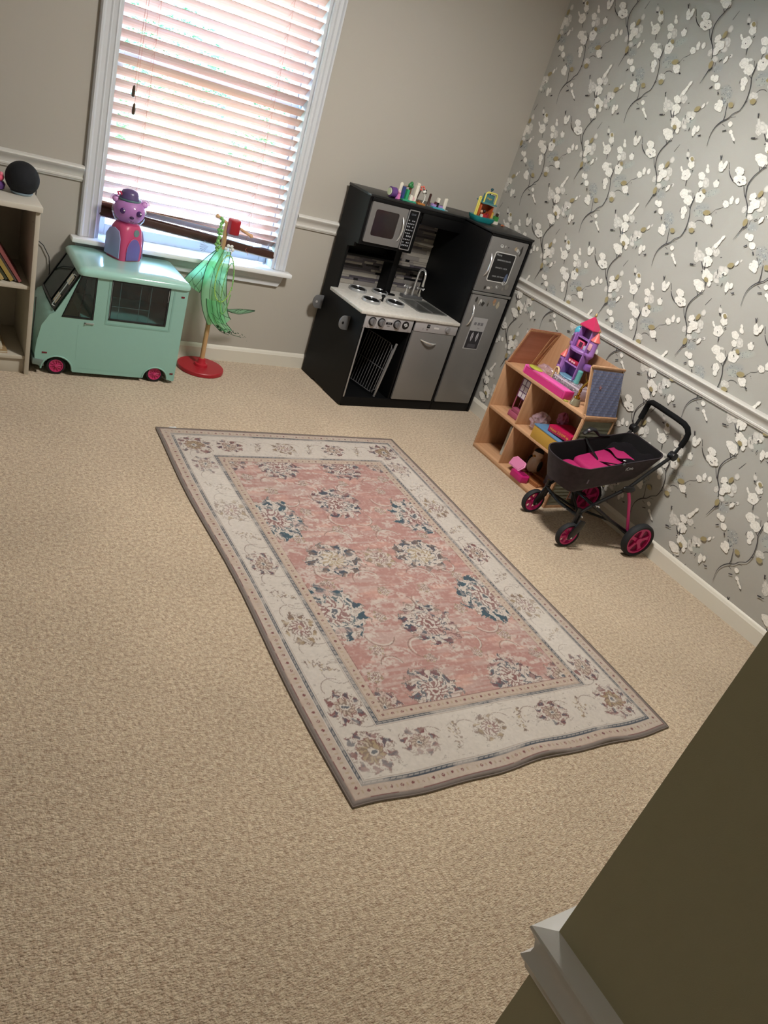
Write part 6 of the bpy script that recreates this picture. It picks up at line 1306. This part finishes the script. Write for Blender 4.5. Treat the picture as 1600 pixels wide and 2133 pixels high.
# teal boat with house and yellow arches
a = ktop('brick_boat_house', 'teal based toy house with yellow arch handles on the kitchen corner', .735, .225, 'toy playset'); a.scale = (1.08, 1.08, 1.12)
b = B(); p = rr2(.135, .085, .030, 5); b.loft([[(x * .86, y * .86, 0) for x, y in p], [(x * 1.0, y * 1.0, .010) for x, y in p], [(x * 1.06, y * 1.06, .024) for x, y in p]]); b.build('boat_base', M('#1f8488', .35), a, smooth=40)
b = B(); b.box(-.042, .042, .018, .022, .0245, .085); b.box(-.042, -.038, -.020, .0175, .0245, .080); b.box(.038, .042, -.020, .0175, .0245, .080); b.build('house_wall', M('#b4562f', .4), a, .0008); B().prism([(-.050, -.030, .085), (.050, -.030, .085), (.050, .026, .092), (-.050, .026, .092)], (0, 0, .006)).build('house_roof', M('#4c8286', .4), a, .001)
B().prism([(-.034, -.012, .0922), (.034, -.012, .0922), (.030, -.012, .130), (-.030, -.012, .130)], (0, .018, 0)).build('upper_wall', M('#3f767c', .4), a, .001); text('Happy', .013, M('#d0b04a', .5), a, (0, -.0128, .112), (PI / 2, 0, 0))
yl = M('#d9cf6a', .35)
def archt(x0, x1, z0, zt_, y, r_=.014): 
    P = [(x0, y, z0), (x0, y, zt_ - r_)] + [(x0 + r_ - r_ * math.cos(k * PI / 10), y, zt_ - r_ + r_ * math.sin(k * PI / 10)) for k in range(1, 6)] + [(x1 - r_ + r_ * math.sin(k * PI / 10), y, zt_ - r_ + r_ * math.cos(k * PI / 10)) for k in range(0, 6)] + [(x1, y, z0)]
    return B().tube(P, .0042, 8).build('arch_handle', yl, a)
archt(-.038, .038, .0915, .140, -.020); archt(-.060, -.050, .0245, .110, -.006, .004)
B().cone((.004, -.002, .130), (.006, -.002, .150), .003, .003, 8).sph((.006, -.002, .155), (.010, .006, .006), 10, 7).build('whale_top', M('#27505c', .4), a)
bricks(a, [('#b0262c', -.010, -.022, .0245, .030, .014, .012), ('#d8d2c4', -.026, -.024, .0245, .010, .012, .010), ('#8a1f2c', .012, -.020, .0245, .014, .012, .018)])
B().sph((-.004, -.010, .050), .009, 10, 8).build('figure_head', M('#2a1a1a', .4), a); B().sph((-.022, -.010, .046), .008, 10, 8).build('figure_head', M('#c9a080', .4), a)
a = ktop('brick_figures', 'yellow and green brick figures right of the teal playset', .835, .250); a.scale = (1.3, 1.3, 1.4)
bricks(a, [('#d8ad4a', -.016, 0, .012, .018, .014, .030), ('#b23a2c', -.012, -.004, 0, .020, .016, .0115), ('#3f8a44', .020, 0, .010, .022, .014, .018), ('#ddd8cc', .016, -.006, 0, .026, .018, .0095), ('#3a2420', .022, 0, .0285, .010, .010, .012)])
a = ktop('brick_tower', 'white stacked brick tower with small plates beside the papered wall', .815, .320); a.scale = (1.2, 1.2, 1.3)
bricks(a, [('#d9d4c6', 0, 0, 0, .014, .014, .058), ('#cfcabc', .004, 0, .0605, .020, .012, .012), ('#d9d4c6', .010, 0, .075, .008, .008, .022), ('#e2ded2', .014, 0, .099, .010, .008, .016)])
a = ktop('brick_wall', 'small white and grey brick pieces near the kitchen\'s right end', .868, .270); bricks(a, [('#d5d0c2', -.010, 0, 0, .024, .014, .016), ('#8a8f8a', .020, .004, 0, .014, .014, .026)])
a = ktop('toy_crab', 'tiny orange toy creature lying on the kitchen top at the right', .905, .225, 'toy'); B().sph((0, 0, .005), (.010, .007, .005), 12, 8).build('body', M('#b0603c', .5), a)
for s in (-1, 1): B().sph((s * .011, -.004, .004), (.004, .003, .003), 8, 6).build('claw', M('#c47a52', .5), a)
